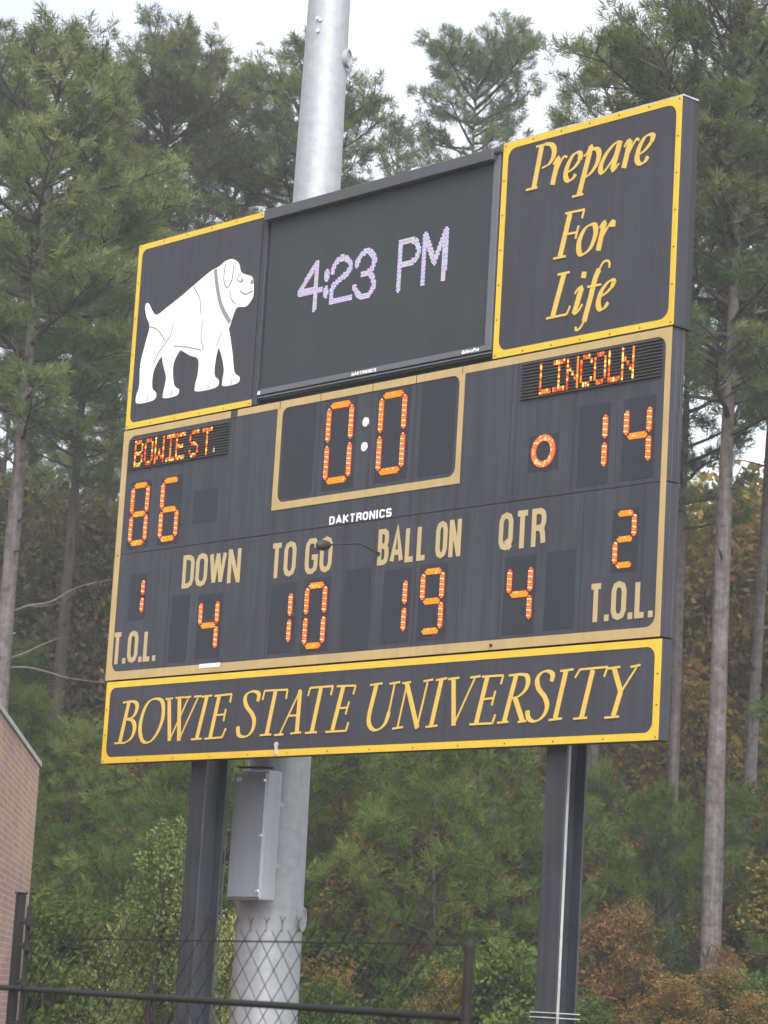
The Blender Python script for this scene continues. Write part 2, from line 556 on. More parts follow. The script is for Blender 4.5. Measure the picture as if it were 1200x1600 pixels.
M['rust'] = leaf_mat('rust_leaves', [(0.0, (0.058, 0.046, 0.021)), (0.5, (0.140, 0.088, 0.036)), (1.0, (0.27, 0.15, 0.052))], 0.35)
M['shrub'] = leaf_mat('shrub_leaves', [(0.0, (0.11, 0.15, 0.045)), (0.5, (0.21, 0.26, 0.085)), (1.0, (0.34, 0.36, 0.15))], 0.35)
M['bushgreen'] = leaf_mat('bush_leaves', [(0.0, (0.024, 0.042, 0.011)), (0.5, (0.064, 0.104, 0.024)), (1.0, (0.13, 0.15, 0.036))], 0.3)
M['farwood'] = leaf_mat('far_leaves', [(0.0, (0.022, 0.030, 0.018)), (0.45, (0.045, 0.058, 0.028)), (0.8, (0.085, 0.078, 0.035)), (1.0, (0.13, 0.085, 0.035))], 0.3)

def ground_mat():
    m, N, L, out = new_mat('grass_and_litter')
    b = N.new('ShaderNodeBsdfPrincipled')
    tc = N.new('ShaderNodeTexCoord')
    n1 = N.new('ShaderNodeTexNoise'); n1.inputs['Scale'].default_value = 0.35; n1.inputs['Detail'].default_value = 9
    n2 = N.new('ShaderNodeTexNoise'); n2.inputs['Scale'].default_value = 14; n2.inputs['Detail'].default_value = 6
    L.new(tc.outputs['Object'], n1.inputs['Vector']); L.new(tc.outputs['Object'], n2.inputs['Vector'])
    rp = N.new('ShaderNodeValToRGB')
    rp.color_ramp.elements[0].position = 0.4; rp.color_ramp.elements[0].color = (0.045, 0.075, 0.022, 1)
    rp.color_ramp.elements[1].position = 0.62; rp.color_ramp.elements[1].color = (0.13, 0.085, 0.045, 1)
    L.new(n1.outputs['Fac'], rp.inputs['Fac'])
    mr = N.new('ShaderNodeMapRange'); mr.inputs['To Min'].default_value = 0.6; mr.inputs['To Max'].default_value = 1.4
    L.new(n2.outputs['Fac'], mr.inputs['Value'])
    vm = N.new('ShaderNodeVectorMath'); vm.operation = 'SCALE'
    L.new(rp.outputs[0], vm.inputs[0]); L.new(mr.outputs[0], vm.inputs['Scale'])
    L.new(vm.outputs[0], b.inputs['Base Color'])
    b.inputs['Roughness'].default_value = 0.95
    bp = N.new('ShaderNodeBump'); bp.inputs['Strength'].default_value = 0.6; bp.inputs['Distance'].default_value = 0.05
    L.new(n2.outputs['Fac'], bp.inputs['Height']); L.new(bp.outputs[0], b.inputs['Normal'])
    L.new(b.outputs[0], out.inputs['Surface'])
    return m
M['ground'] = ground_mat()

# ------------------------------------------------------------------ ground
g = MB()
G = 40
for i in range(G + 1):
    for j in range(G + 1):
        x, y = -1200 + 2400 * i / G, -1200 + 2400 * j / G
        g.v.append((x, y, 0.0))
for i in range(G):
    for j in range(G):
        a = i * (G + 1) + j
        g.f.append((a, a + G + 1, a + G + 2, a + 1)); g.m.append(0)
tag(g.build('ground', M['ground']), kind='structure')

# ------------------------------------------------------------------ lettering
def ellipse_loop():
    return [(.5, 1), (.84, .95), (1, .80), (1, .2), (.84, .05), (.5, 0), (.16, .05), (0, .2), (0, .80), (.16, .95)]
GLYPH = {   # strokes in a unit box; (points, closed)
 'D': [([(0, 0), (0, 1), (.55, 1), (.88, .93), (1, .8), (1, .2), (.88, .07), (.55, 0)], True)],
 'O': [(ellipse_loop(), True)],
 'W': [([(0, 1), (.25, 0)], False), ([(.25, 0), (.5, 1)], False), ([(.5, 1), (.75, 0)], False), ([(.75, 0), (1, 1)], False)],
 'N': [([(0, 0), (0, 1)], False), ([(.02, 1.03), (.98, -.03)], False), ([(1, 0), (1, 1)], False)],
 'T': [([(0, 1), (1, 1)], False), ([(.5, 1), (.5, 0)], False)],
 'G': [([(1, .78), (.95, .9), (.75, 1), (.3, 1), (.06, .9), (0, .75), (0, .25), (.06, .1), (.3, 0), (.7, 0), (.95, .08), (1, .2), (1, .46), (.55, .46)], False)],
 'B': [([(0, 0), (0, 1)], False), ([(0, 1), (.6, 1), (.9, .93), (.95, .8), (.93, .65), (.7, .53), (0, .53)], False), ([(.5, .53), (.7, .52), (.95, .44), (1, .3), (1, .18), (.9, .05), (.6, 0), (0, 0)], False)],
 'A': [([(0, 0), (.5, 1), (1, 0)], False), ([(.2, .28), (.8, .28)], False)],
 'L': [([(0, 1), (0, 0), (1, 0)], False)],
 'Q': [(ellipse_loop(), True), ([(.55, .22), (1.02, -.06)], False)],
 'R': [([(0, 0), (0, 1)], False), ([(0, 1), (.65, 1), (.92, .93), (1, .82), (1, .66), (.9, .54), (.6, .48), (0, .48)], False), ([(.6, .48), (.88, .38), (.95, .2), (1, 0)], False)],
 'K': [([(0, 0), (0, 1)], False), ([(1, 1), (.1, .48)], False), ([(.3, .58), (1, 0)], False)],
 'I': [([(.5, 0), (.5, 1)], False)],
 'C': [([(1, .78), (.92, .95), (.7, 1), (.3, 1), (.08, .93), (0, .75), (0, .25), (.08, .07), (.3, 0), (.7, 0), (.92, .05), (1, .22)], False)],
 'S': [([(1, .82), (.85, 1), (.2, 1), (0, .88), (0, .65), (.18, .52), (.82, .48), (1, .35), (1, .12), (.82, 0), (.15, 0), (0, .18)], False)],
 'P': [([(0, 0), (0, 1)], False), ([(0, 1), (.7, 1), (1, .85), (1, .65), (.7, .5), (0, .5)], False)],
 'a': [([(.1, .62), (.5, .7), (.9, .6), (.9, 0)], False), ([(.9, .35), (.3, .38), (.05, .18), (.3, 0), (.9, .1)], False)],
 'l': [([(.5, 0), (.5, 1)], False)],
 'x': [([(0, 0), (1, .7)], False), ([(0, .7), (1, 0)], False)],
 'y': [([(0, .7), (.5, 0)], False), ([(1, .7), (.3, -.25)], False)],
 'r': [([(.15, 0), (.15, .7)], False), ([(.15, .5), (.5, .7), (.95, .66)], False)],
 'o': [([(.5, .7), (.95, .55), (.95, .15), (.5, 0), (.05, .15), (.05, .55)], True)],
}
def word(mb, text, x0, x1, z0, z1, w, y0, thick=0.004, widths=None, gap=0.22, slant=0.0):
    """sets a word so that it fills x0..x1, z0..z1"""
    wd = dict(D=1, O=1, W=1.45, N=1.05, T=1, G=1.05, B=1, A=1.2, L=.9, Q=1, R=1, I=.35, C=1, S=1, K=1.05, P=1)
    wd.update({' ': .45, '.': .3, 'l': .35, 'r': .6, 'a': .8, 'x': .8, 'y': .8, 'o': .85})
    if widths: wd.update(widths)
    tot = sum(wd[c] for c in text) + gap * (len(text) - 1)
    u = (x1 - x0) / tot
    x = x0
    k = 0
    for c in text:
        cw = wd[c] * u
        if c == '.':
            mb.ribbon([(x + cw / 2, z0), (x + cw / 2, z0 + w * 1.1)], w, y0 - thick, y0)
        elif c != ' ':
            h = w / 2
            for pts, closed in GLYPH[c]:
                q = [(x + h + px * (cw - 2 * h), z0 + h + pz * (z1 - z0 - 2 * h)) for px, pz in pts]
                # open verticals run the full height of the letter
                if not closed and len(pts) == 2 and pts[0][0] == pts[1][0]:
                    q = [(a, z0 if pz == 0 else (z1 if pz == 1 else b)) for (a, b), (px, pz) in zip(q, pts)]
                q = [(a + slant * (b - z0), b) for a, b in q]
                mb.ribbon(q, w, y0 - thick - 0.0007 * (k % 4), y0, closed)
                k += 1
        x += cw + gap * u

def pen(mb, letters, thick_w, thin_w, y0, depth=0.005):
    """serif italic letters drawn as strokes of a broad pen"""
    for strokes in letters:
        for k, (t, pts) in enumerate(strokes):
            closed = t == 'o'
            if t in 'co': pts = smooth_pts(pts, closed, 5)
            elif t == 'n' and len(pts) > 2: pts = smooth_pts(pts, False, 4)
            elif t == 'T' and len(pts) > 2: pts = smooth_pts(pts, False, 3)
            if t == 'T': w = thick_w
            elif t == 'n': w = thin_w
            else:
                w = []
                n = len(pts)
                for i in range(n):
                    a = pts[i - 1] if (i or closed) else pts[0]
                    b = pts[(i + 1) % n] if (i < n - 1 or closed) else pts[-1]
                    ang = math.atan2(b[1] - a[1], b[0] - a[0])
                    w.append(thin_w * 0.8 + (thick_w - thin_w * 0.8) * abs(math.sin(ang - rad(15))) ** 1.2)
                if not closed: w[0] *= 0.8; w[-1] *= 0.8
            mb.ribbon(pts, w, y0 - depth - 0.0008 * k, y0, closed)

NAME_STROKES = [[('T',[[0.436,4.499],[0.329,4.093]]),('n',[[0.337,4.495],[0.465,4.504]]),('n',[[0.24,4.086],[0.419,4.084]]),('c',[[0.445,4.503],[0.534,4.495],[0.579,4.452],[0.562,4.381],[0.505,4.336],[0.408,4.324]]),('c',[[0.408,4.324],[0.508,4.31],[0.559,4.251],[0.549,4.169],[0.494,4.111],[0.409,4.085]])],[('o',[[0.892,4.512],[0.982,4.482],[1.016,4.399],[1.005,4.282],[0.943,4.167],[0.855,4.094],[0.771,4.076],[0.7,4.105],[0.656,4.189],[0.657,4.295],[0.701,4.411],[0.778,4.491]])],[('T',[[1.097,4.503],[1.149,4.081]]),('n',[[1.149,4.085],[1.414,4.505]]),('T',[[1.264,4.505],[1.302,4.077]]),('n',[[1.303,4.086],[1.569,4.504]]),('n',[[1.046,4.5],[1.156,4.504]]),('n',[[1.207,4.505],[1.33,4.506]]),('n',[[1.349,4.504],[1.442,4.507]]),('n',[[1.507,4.504],[1.609,4.507]])],[('T',[[1.702,4.5],[1.582,4.088]]),('n',[[1.619,4.499],[1.775,4.506]]),('n',[[1.499,4.085],[1.656,4.088]])],[('T',[[1.894,4.503],[1.793,4.093]]),('n',[[1.821,4.498],[2.084,4.506]]),('n',[[2.084,4.506],[2.065,4.425]]),('n',[[1.842,4.308],[1.996,4.312]]),('n',[[2.009,4.365],[1.986,4.246]]),('n',[[1.712,4.084],[1.985,4.09]]),('n',[[1.985,4.09],[2.03,4.171]])],[('c',[[2.486,4.416],[2.499,4.477],[2.46,4.509],[2.387,4.517],[2.317,4.493],[2.291,4.44],[2.33,4.369],[2.409,4.304],[2.453,4.233],[2.438,4.15],[2.383,4.098],[2.3,4.085],[2.229,4.111],[2.211,4.188]])],[('T',[[2.746,4.512],[2.653,4.097]]),('n',[[2.579,4.515],[2.922,4.511]]),('n',[[2.584,4.514],[2.559,4.428]]),('n',[[2.922,4.511],[2.908,4.424]]),('n',[[2.559,4.091],[2.718,4.094]])],[('n',[[3.11,4.503],[2.847,4.093]]),('T',[[3.106,4.495],[3.094,4.1]]),('n',[[2.959,4.26],[3.099,4.262]]),('n',[[2.773,4.085],[2.899,4.088]]),('n',[[3.006,4.092],[3.154,4.098]])],[('T',[[3.404,4.504],[3.31,4.097]]),('n',[[3.247,4.512],[3.577,4.514]]),('n',[[3.252,4.511],[3.225,4.437]]),('n',[[3.573,4.514],[3.551,4.431]]),('n',[[3.219,4.09],[3.379,4.093]])],[('T',[[3.72,4.505],[3.6,4.102]]),('n',[[3.629,4.509],[3.891,4.504]]),('n',[[3.891,4.504],[3.865,4.424]]),('n',[[3.676,4.302],[3.798,4.306]]),('n',[[3.815,4.36],[3.775,4.243]]),('n',[[3.511,4.09],[3.796,4.091]]),('n',[[3.796,4.091],[3.822,4.168]])],[('T',[[4.177,4.499],[4.1,4.233]]),('c',[[4.105,4.255],[4.1,4.155],[4.156,4.093],[4.246,4.089],[4.33,4.146],[4.368,4.245]]),('n',[[4.365,4.238],[4.425,4.498]]),('n',[[4.093,4.498],[4.253,4.507]]),('n',[[4.359,4.497],[4.49,4.507]])],[('n',[[4.589,4.491],[4.492,4.096]]),('T',[[4.582,4.498],[4.756,4.08]]),('n',[[4.752,4.092],[4.863,4.5]]),('n',[[4.428,4.088],[4.564,4.098]]),('n',[[4.531,4.494],[4.638,4.5]]),('n',[[4.809,4.498],[4.926,4.508]])],[('T',[[5.038,4.502],[4.934,4.096]]),('n',[[4.968,4.501],[5.107,4.512]]),('n',[[4.865,4.088],[5.014,4.095]])],[('T',[[5.192,4.506],[5.225,4.088]]),('n',[[5.228,4.096],[5.47,4.503]]),('n',[[5.127,4.502],[5.264,4.509]]),('n',[[5.408,4.502],[5.531,4.509]])],[('T',[[5.62,4.5],[5.509,4.099]]),('n',[[5.553,4.503],[5.818,4.503]]),('n',[[5.818,4.503],[5.793,4.427]]),('n',[[5.583,4.304],[5.704,4.31]]),('n',[[5.73,4.373],[5.694,4.246]]),('n',[[5.43,4.091],[5.714,4.09]]),('n',[[5.714,4.09],[5.745,4.165]])],[('T',[[5.977,4.499],[5.856,4.101]]),('n',[[5.887,4.498],[6.007,4.502]]),('c',[[5.992,4.503],[6.097,4.489],[6.125,4.429],[6.091,4.356],[6.006,4.307],[5.923,4.298]]),('T',[[5.976,4.298],[6.08,4.093]]),('n',[[5.775,4.092],[5.907,4.097]]),('n',[[6.027,4.089],[6.124,4.096]])],[('c',[[6.404,4.42],[6.415,4.478],[6.36,4.512],[6.282,4.501],[6.233,4.445],[6.253,4.37],[6.331,4.293],[6.365,4.218],[6.341,4.146],[6.271,4.097],[6.192,4.093],[6.143,4.129],[6.133,4.186]])],[('T',[[6.572,4.507],[6.469,4.104]]),('n',[[6.506,4.505],[6.655,4.512]]),('n',[[6.394,4.092],[6.547,4.101]])],[('T',[[6.884,4.496],[6.775,4.098]]),('n',[[6.735,4.507],[7.054,4.512]]),('n',[[6.735,4.507],[6.683,4.44]]),('n',[[7.054,4.512],[7.017,4.431]]),('n',[[6.685,4.092],[6.838,4.096]])],[('T',[[7.124,4.5],[7.214,4.289]]),('n',[[7.386,4.501],[7.211,4.289]]),('T',[[7.213,4.299],[7.139,4.099]]),('n',[[7.06,4.497],[7.193,4.505]]),('n',[[7.315,4.498],[7.418,4.509]]),('n',[[7.043,4.088],[7.201,4.092]])]]
SLOGAN_STROKES = [[('T',[[5.964,9.246],[5.889,8.873]]),('n',[[5.896,9.253],[6.022,9.253]]),('c',[[6.005,9.256],[6.081,9.238],[6.122,9.189],[6.117,9.116],[6.068,9.058],[5.983,9.038]]),('n',[[5.794,8.87],[5.934,8.868]])],[('n',[[6.121,9.045],[6.157,9.084],[6.19,9.106]]),('T',[[6.184,9.097],[6.122,8.857]]),('n',[[6.165,8.966],[6.209,9.043],[6.255,9.093],[6.289,9.076]])],[('c',[[6.298,8.934],[6.385,8.966],[6.447,9.021]]),('c',[[6.447,9.021],[6.451,9.075],[6.417,9.097],[6.362,9.08],[6.309,9.011],[6.281,8.937],[6.29,8.88],[6.327,8.855],[6.375,8.87],[6.406,8.901]])],[('n',[[6.493,9.048],[6.532,9.065],[6.562,9.114],[6.593,9.132]]),('T',[[6.582,9.122],[6.458,8.705]]),('c',[[6.571,9.088],[6.643,9.085],[6.678,9.042],[6.667,8.966],[6.623,8.902],[6.561,8.859],[6.505,8.858]]),('n',[[6.378,8.699],[6.507,8.7]])],[('c',[[6.912,9.098],[6.858,9.085],[6.775,9.023],[6.716,8.938],[6.704,8.88],[6.729,8.851],[6.768,8.867]]),('n',[[6.76,8.863],[6.835,8.933],[6.908,9.039]]),('T',[[6.928,9.103],[6.848,8.852]]),('n',[[6.84,8.845],[6.872,8.847],[6.924,8.897]])],[('n',[[6.978,9.036],[7.015,9.083],[7.05,9.088]]),('T',[[7.046,9.083],[6.982,8.844]]),('n',[[7.03,8.96],[7.08,9.034],[7.124,9.079],[7.149,9.056]])],[('c',[[7.14,8.926],[7.224,8.958],[7.297,9.02]]),('c',[[7.297,9.02],[7.31,9.065],[7.278,9.086],[7.217,9.072],[7.159,9.0],[7.133,8.916],[7.144,8.866],[7.184,8.843],[7.229,8.855],[7.261,8.894]])],[('T',[[6.36,8.549],[6.26,8.179]]),('n',[[6.303,8.56],[6.536,8.556]]),('n',[[6.53,8.555],[6.509,8.48]]),('n',[[6.315,8.367],[6.45,8.363]]),('n',[[6.472,8.421],[6.441,8.307]]),('n',[[6.182,8.169],[6.328,8.168]])],[('o',[[6.632,8.404],[6.669,8.386],[6.682,8.334],[6.666,8.26],[6.625,8.191],[6.566,8.155],[6.515,8.152],[6.487,8.191],[6.484,8.261],[6.514,8.333],[6.562,8.386]])],[('n',[[6.727,8.353],[6.76,8.393],[6.794,8.406]]),('T',[[6.785,8.396],[6.72,8.153]]),('n',[[6.772,8.272],[6.823,8.34],[6.876,8.391],[6.896,8.38]]),('T',[[6.885,8.393],[6.881,8.337]])],[('T',[[6.322,8.014],[6.206,7.647]]),('n',[[6.244,8.015],[6.387,8.015]]),('n',[[6.128,7.636],[6.378,7.637]]),('n',[[6.378,7.637],[6.417,7.707]])],[('T',[[6.568,7.989],[6.557,7.934]]),('n',[[6.465,7.807],[6.503,7.847],[6.553,7.862]]),('T',[[6.546,7.852],[6.466,7.627]]),('n',[[6.461,7.624],[6.496,7.63],[6.535,7.662],[6.561,7.7]])],[('n',[[6.86,7.976],[6.862,8.021],[6.831,8.045],[6.786,8.034],[6.744,7.98]]),('T',[[6.746,7.983],[6.703,7.91],[6.678,7.823],[6.653,7.736],[6.619,7.627],[6.592,7.54]]),('n',[[6.595,7.547],[6.546,7.486],[6.501,7.477],[6.494,7.509]]),('n',[[6.616,7.844],[6.773,7.842]])],[('c',[[6.754,7.727],[6.833,7.753],[6.901,7.795]]),('c',[[6.901,7.795],[6.923,7.841],[6.897,7.86],[6.848,7.841],[6.786,7.783],[6.755,7.712],[6.754,7.652],[6.786,7.616],[6.831,7.629],[6.868,7.668]])]]
TIME_STROKES = [[[2.917,8.684],[2.693,8.43]],[[2.685,8.41],[2.997,8.404]],[[2.917,8.684],[2.918,8.222]],[[3.081,8.57],[3.08,8.498]],[[3.078,8.398],[3.078,8.334]],[[3.164,8.549],[3.198,8.63],[3.3,8.67],[3.388,8.627],[3.425,8.564],[3.378,8.5],[3.257,8.448],[3.169,8.377],[3.165,8.249]],[[3.165,8.249],[3.443,8.251]],[[3.508,8.557],[3.553,8.635],[3.653,8.674],[3.739,8.624],[3.766,8.549],[3.712,8.474],[3.601,8.449]],[[3.692,8.463],[3.761,8.381],[3.759,8.283],[3.672,8.226],[3.567,8.257],[3.497,8.339]],[[4.129,8.677],[4.128,8.224]],[[4.13,8.67],[4.279,8.672],[4.352,8.632],[4.379,8.544],[4.326,8.47],[4.159,8.449]],[[4.465,8.689],[4.464,8.229]],[[4.465,8.689],[4.605,8.409],[4.739,8.682]],[[4.748,8.688],[4.742,8.225]]]


# ------------------------------------------------------------------ scoreboard
sb = empty('scoreboard', (3.81, 0.085, 4.735),
           'wide charcoal football scoreboard with tan stripes, captions and glowing amber digits', 'scoreboard')

def cabinet(name, x0, x1, z0, z1, seams, y1=0.17):
    m = MB()
    m.box(x0, x1, 0, y1, z0, z1, 0.006)
    m.mi = 1
    for x in seams:
        m.box(x - 0.004, x + 0.004, -0.0015, 0.001, z0 + 0.01, z1 - 0.01)
    m.mi = 2
    m.box(x1 - 0.001, x1 + 0.004, y1 * 0.30, y1 * 0.36, z0 + 0.004, z1 - 0.004)
    m.box(x1 - 0.001, x1 + 0.004, y1 * 0.72, y1 * 0.78, z0 + 0.004, z1 - 0.004)
    return m.build(name, [M['cabinet'], M['seam'], M['cab_side']], sb)
cabinet('upper_cabinet', 0, 7.62, 6.034, 7.352, [1.84, 2.535, 3.142, 3.885, 4.487, 5.10, 5.745, 5.81, 6.52, 7.03])
cabinet('lower_cabinet', 0, 7.62, 4.735, 6.026, [0.97, 1.84, 2.535, 3.142, 3.60, 4.045, 4.62, 5.19, 5.72, 6.69, 7.385])
m = MB(); m.box(0.01, 7.61, 0.004, 0.16, 6.024, 6.036)
for x in (0.05, 1.84, 3.14, 4.49, 5.75, 7.03, 7.55): m.disc(x, 6.03, 0.011, -0.004, 0.006, 8)
m.build('seam', M['seam'], sb)
m = MB()
m.frame(0, 7.62, 4.735, 7.345, (0.09, 0.062, 0.085, 0.068), 0.10, -0.003, 0.0)
m.mi = 1
m.box(1.77, 1.872, -0.0055, 0, 7.268, 7.3455)
for x in (2.535, 3.142, 3.885, 4.487, 5.10):
    m.box(x - 0.003, x + 0.003, -0.0092, 0, 7.27, 7.342)
m.disc(5.65, 4.775, 0.014, -0.02, 0, 8)
m.build('border_stripe', [M['tan'], M['cabinet']], sb)
m = MB(); m.frame(2.503, 5.130, 6.266, 7.338, (0.07, 0.062, 0.072, 0.066), 0.09, -0.007, 0.0)
m.build('clock_stripe', M['tan'], sb)

# seven segment digits
SEG = {'0': 'abcdef', '1': 'bc', '2': 'abged', '4': 'fgbc', '6': 'afgedc', '8': 'abcdefg', '9': 'abcdfg'}
rnd = random.Random(4)
def digit(ch, x0, x1, z0, z1, plate, label=None, t=0.058):
    """a dark digit face with its lit segments; plate = x0, x1, z0, z1 of the face"""
    m = MB()
    m.box(plate[0], plate[1], -0.0022, 0.001, plate[2], plate[3])
    d = m.build('digit', M['recess'], sb)
    if label: d['label'] = label
    if not ch: return d
    zm = (z0 + z1) / 2
    h = t / 2
    ends = {'a': ((x0 + h, z1 - h), (x1 - h, z1 - h)), 'g': ((x0 + h, zm), (x1 - h, zm)), 'd': ((x0 + h, z0 + h), (x1 - h, z0 + h)),
            'f': ((x0 + h, zm), (x0 + h, z1 - h)), 'b': ((x1 - h, zm), (x1 - h, z1 - h)),
            'e': ((x0 + h, z0 + h), (x0 + h, zm)), 'c': ((x1 - h, z0 + h), (x1 - h, zm))}
    mb = MB()
    for s in SEG[ch]:
        a, b = Vector(ends[s][0]), Vector(ends[s][1])
        u = (b - a).normalized()
        n = Vector((-u.y, u.x))
        lo, hi = 0.35, 0.35
        horizontal = s in 'agd'
        a2, b2 = a + u * (h * lo + 0.004), b - u * (h * hi + 0.004)
        if horizontal: a2, b2 = a + u * (h * 0.62), b - u * (h * 0.62)
        # added emissive plate imitating the red camera bloom around the lamps
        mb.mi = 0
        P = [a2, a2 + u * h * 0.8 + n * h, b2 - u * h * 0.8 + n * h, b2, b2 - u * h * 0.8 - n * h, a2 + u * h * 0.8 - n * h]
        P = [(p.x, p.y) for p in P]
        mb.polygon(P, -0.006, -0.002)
        # rows of lamps, staggered
        L = (b2 - a2).length
        pitch = 0.0235
        nn = max(3, int(L / pitch))
        for row in (-1, 0, 1):
            for k in range(nn):
                f = (k + (0.5 if row == 0 else 0.25) + (0.25 if row == 1 else 0)) / nn
                edge = min(f, 1 - f) * L
                if row and edge < h * 0.62: continue
                p = a2 + u * (f * L) + n * (row * h * 0.60)
                r_ = rnd.random()
                if horizontal: mb.mi = 1 if r_ < 0.93 else 3
                else: mb.mi = (2, 3)[k % 2] if r_ < 0.85 else 1
                mb.disc(p.x, p.y, 0.0088, -0.012, -0.005, 6)
    mb.build('led_segments', [M['led_bloom'], M['led_gold'], M['led_salmon'], M['led_pale']], d)
    return d

digit('8', 0.212, 0.520, 6.108, 6.766, (0.190, 0.545, 6.080, 6.784), 'lit amber digit 8 of the home score')
digit('6', 0.716, 1.030, 6.108, 6.768, (0.705, 1.055, 6.080, 6.784), 'lit amber digit 6 of the home score')
digit('1', 0.300, 0.556, 5.366, 5.780, (0.300, 0.580, 5.335, 5.810), 'lit amber digit 1 above the left T.O.L.', 0.052)
digit('4', 1.480, 1.800, 4.930, 5.478, (1.450, 1.830, 4.880, 5.520), 'lit amber digit 4 under DOWN')
digit('1', 2.600, 2.912, 4.920, 5.478, (2.575, 2.950, 4.868, 5.535), 'lit amber digit 1 under TO GO')
digit('0', 3.090, 3.408, 4.880, 5.512, (3.060, 3.450, 4.850, 5.550), 'lit amber digit 0 under TO GO', 0.060)
digit('1', 4.215, 4.522, 4.925, 5.480, (4.190, 4.560, 4.870, 5.550), 'lit amber digit 1 under BALL ON')
digit('9', 4.698, 5.008, 4.920, 5.520, (4.675, 5.045, 4.870, 5.560), 'lit amber digit 9 under BALL ON')
digit('4', 5.808, 6.122, 4.930, 5.476, (5.766, 6.150, 4.856, 5.540), 'lit amber digit 4 under QTR')
digit('2', 7.052, 7.312, 5.336, 5.826, (7.035, 7.330, 5.300, 5.845), 'lit amber digit 2 above the right T.O.L.', 0.052)
digit('0', 3.243, 3.632, 6.440, 7.232, (3.218, 3.668, 6.384, 7.262), 'lit amber digit 0 left of the clock colon', 0.064)
digit('0', 3.988, 4.372, 6.450, 7.236, (3.965, 4.414, 6.388, 7.262), 'lit amber digit 0 right of the clock colon', 0.064)
digit('1', 6.610, 6.932, 6.184, 6.726, (6.588, 6.948, 6.078, 6.786), 'lit amber digit 1 of the guest score')
digit('4', 7.118, 7.436, 6.180, 6.730, (7.106, 7.470, 6.080, 6.783), 'lit amber digit 4 of the guest score')
digit('', 0, 0, 0, 0, (2.612, 3.075, 6.372, 7.262), 'unlit dark digit face left in the clock')
digit('', 0, 0, 0, 0, (4.562, 5.022, 6.380, 7.262), 'unlit dark digit face right in the clock')
digit('', 0, 0, 0, 0, (1.022, 1.318, 4.868, 5.540), 'unlit digit face left of the 4 under DOWN')
digit('', 0, 0, 0, 0, (3.645, 4.015, 4.803, 5.596), 'unlit digit face right of the 10 under TO GO')
digit('', 0, 0, 0, 0, (6.274, 6.625, 4.866, 5.545), 'unlit digit face right of the 4 under QTR')

# possession lights
m = MB(); m.box(1.262, 1.645, -0.0022, 0.001, 6.25, 6.588)
m.build('possession_light', M['recess'], sb)['label'] = 'unlit square possession light beside the home score'
m = MB(); m.box(5.988, 6.35, -0.0022, 0.001, 6.272, 6.592)
pl = m.build('possession_light', M['recess'], sb)
pl['label'] = 'possession light with a lit orange ring beside the guest score'
m = MB()
cx, cz, R_ = 6.172, 6.446, 0.118
ring = [(cx + R_ * math.cos(2 * math.pi * k / 32), cz + R_ * math.sin(2 * math.pi * k / 32)) for k in range(32)]
m.ribbon(ring, 0.058, -0.006, -0.002, True)  # added emissive band behind the lamps, imitating their red bloom
for row in (-1, 0, 1):
    for k in range(30):
        a = 2 * math.pi * (k + (0.5 if row == 0 else 0)) / 30
        m.mi = rnd.choice((1, 1, 2))
        m.disc(cx + (R_ + row * 0.017) * math.cos(a), cz + (R_ + row * 0.017) * math.sin(a), 0.0095, -0.012, -0.005, 6)
m.build('led_ring', [M['led_bloom'], M['led_salmon'], M['led_pale']], pl)

# clock colon
for z in (6.987, 6.750):
    m = MB(); m.disc(3.81, z, 0.041, -0.010, 0.0, 20, 0.044)
    m.build('clock_dot', M['white'], sb)

# captions
def caption(text, x0, x1, z0, z1, w, **k):
    m = MB(); word(m, text, x0, x1, z0, z1, w, 0.0, **k)
    return m.build('caption', M['tan_letter'], sb)
caption('DOWN', 1.166, 2.080, 5.602, 5.938, 0.050, gap=0.18)
caption('TO GO', 2.540, 3.440, 5.598, 5.940, 0.050, gap=0.18)
caption('BALL ON', 4.085, 5.190, 5.602, 5.940, 0.050, gap=0.18)
caption('QTR', 5.672, 6.246, 5.606, 5.942, 0.052, gap=0.18)
caption('T.O.L.', 6.800, 7.530, 4.900, 5.228, 0.050, gap=0.16, widths={'L': .75, 'T': .95})
caption('T.O.L.', 0.080, 0.816, 4.898, 5.226, 0.050, gap=0.16, widths={'L': .75, 'T': .95})
m = MB(); word(m, 'DAKTRONICS', 3.372, 4.240, 6.048, 6.128, 0.0175, 0.0, 0.003, gap=0.25)
m.build('maker_lettering', M['white'], sb)
m = MB(); m.box(1.545, 1.868, -0.006, 0.0, 4.785, 4.824)
m.build('paper_label', M['white'], sb)['label'] = 'small white sticker on the bottom tan stripe'
# antenna arm standing out of the face
m = MB(); m.tube([(4.10, 0.0, 5.715), (4.09, -0.12, 5.75), (4.08, -0.24, 5.775), (4.08, -0.60, 5.705)], [0.010, 0.010, 0.009, 0.009], 8)
m.disc(4.10, 5.71, 0.022, -0.012, 0, 12)
m.tube([(4.08, -0.24, 5.765), (4.08, -0.24, 5.805)], 0.014, 8)
aa = m.build('antenna_arm', M['antenna'], sb)
m = MB(); m.tube([(4.08, -0.58, 5.71), (4.08, -0.61, 5.70), (4.08, -0.66, 5.692), (4.08, -0.71, 5.684), (4.08, -0.735, 5.68)], [0.018, 0.042, 0.052, 0.042, 0.018], 12)
m.build('antenna_head', M['antenna'], aa)

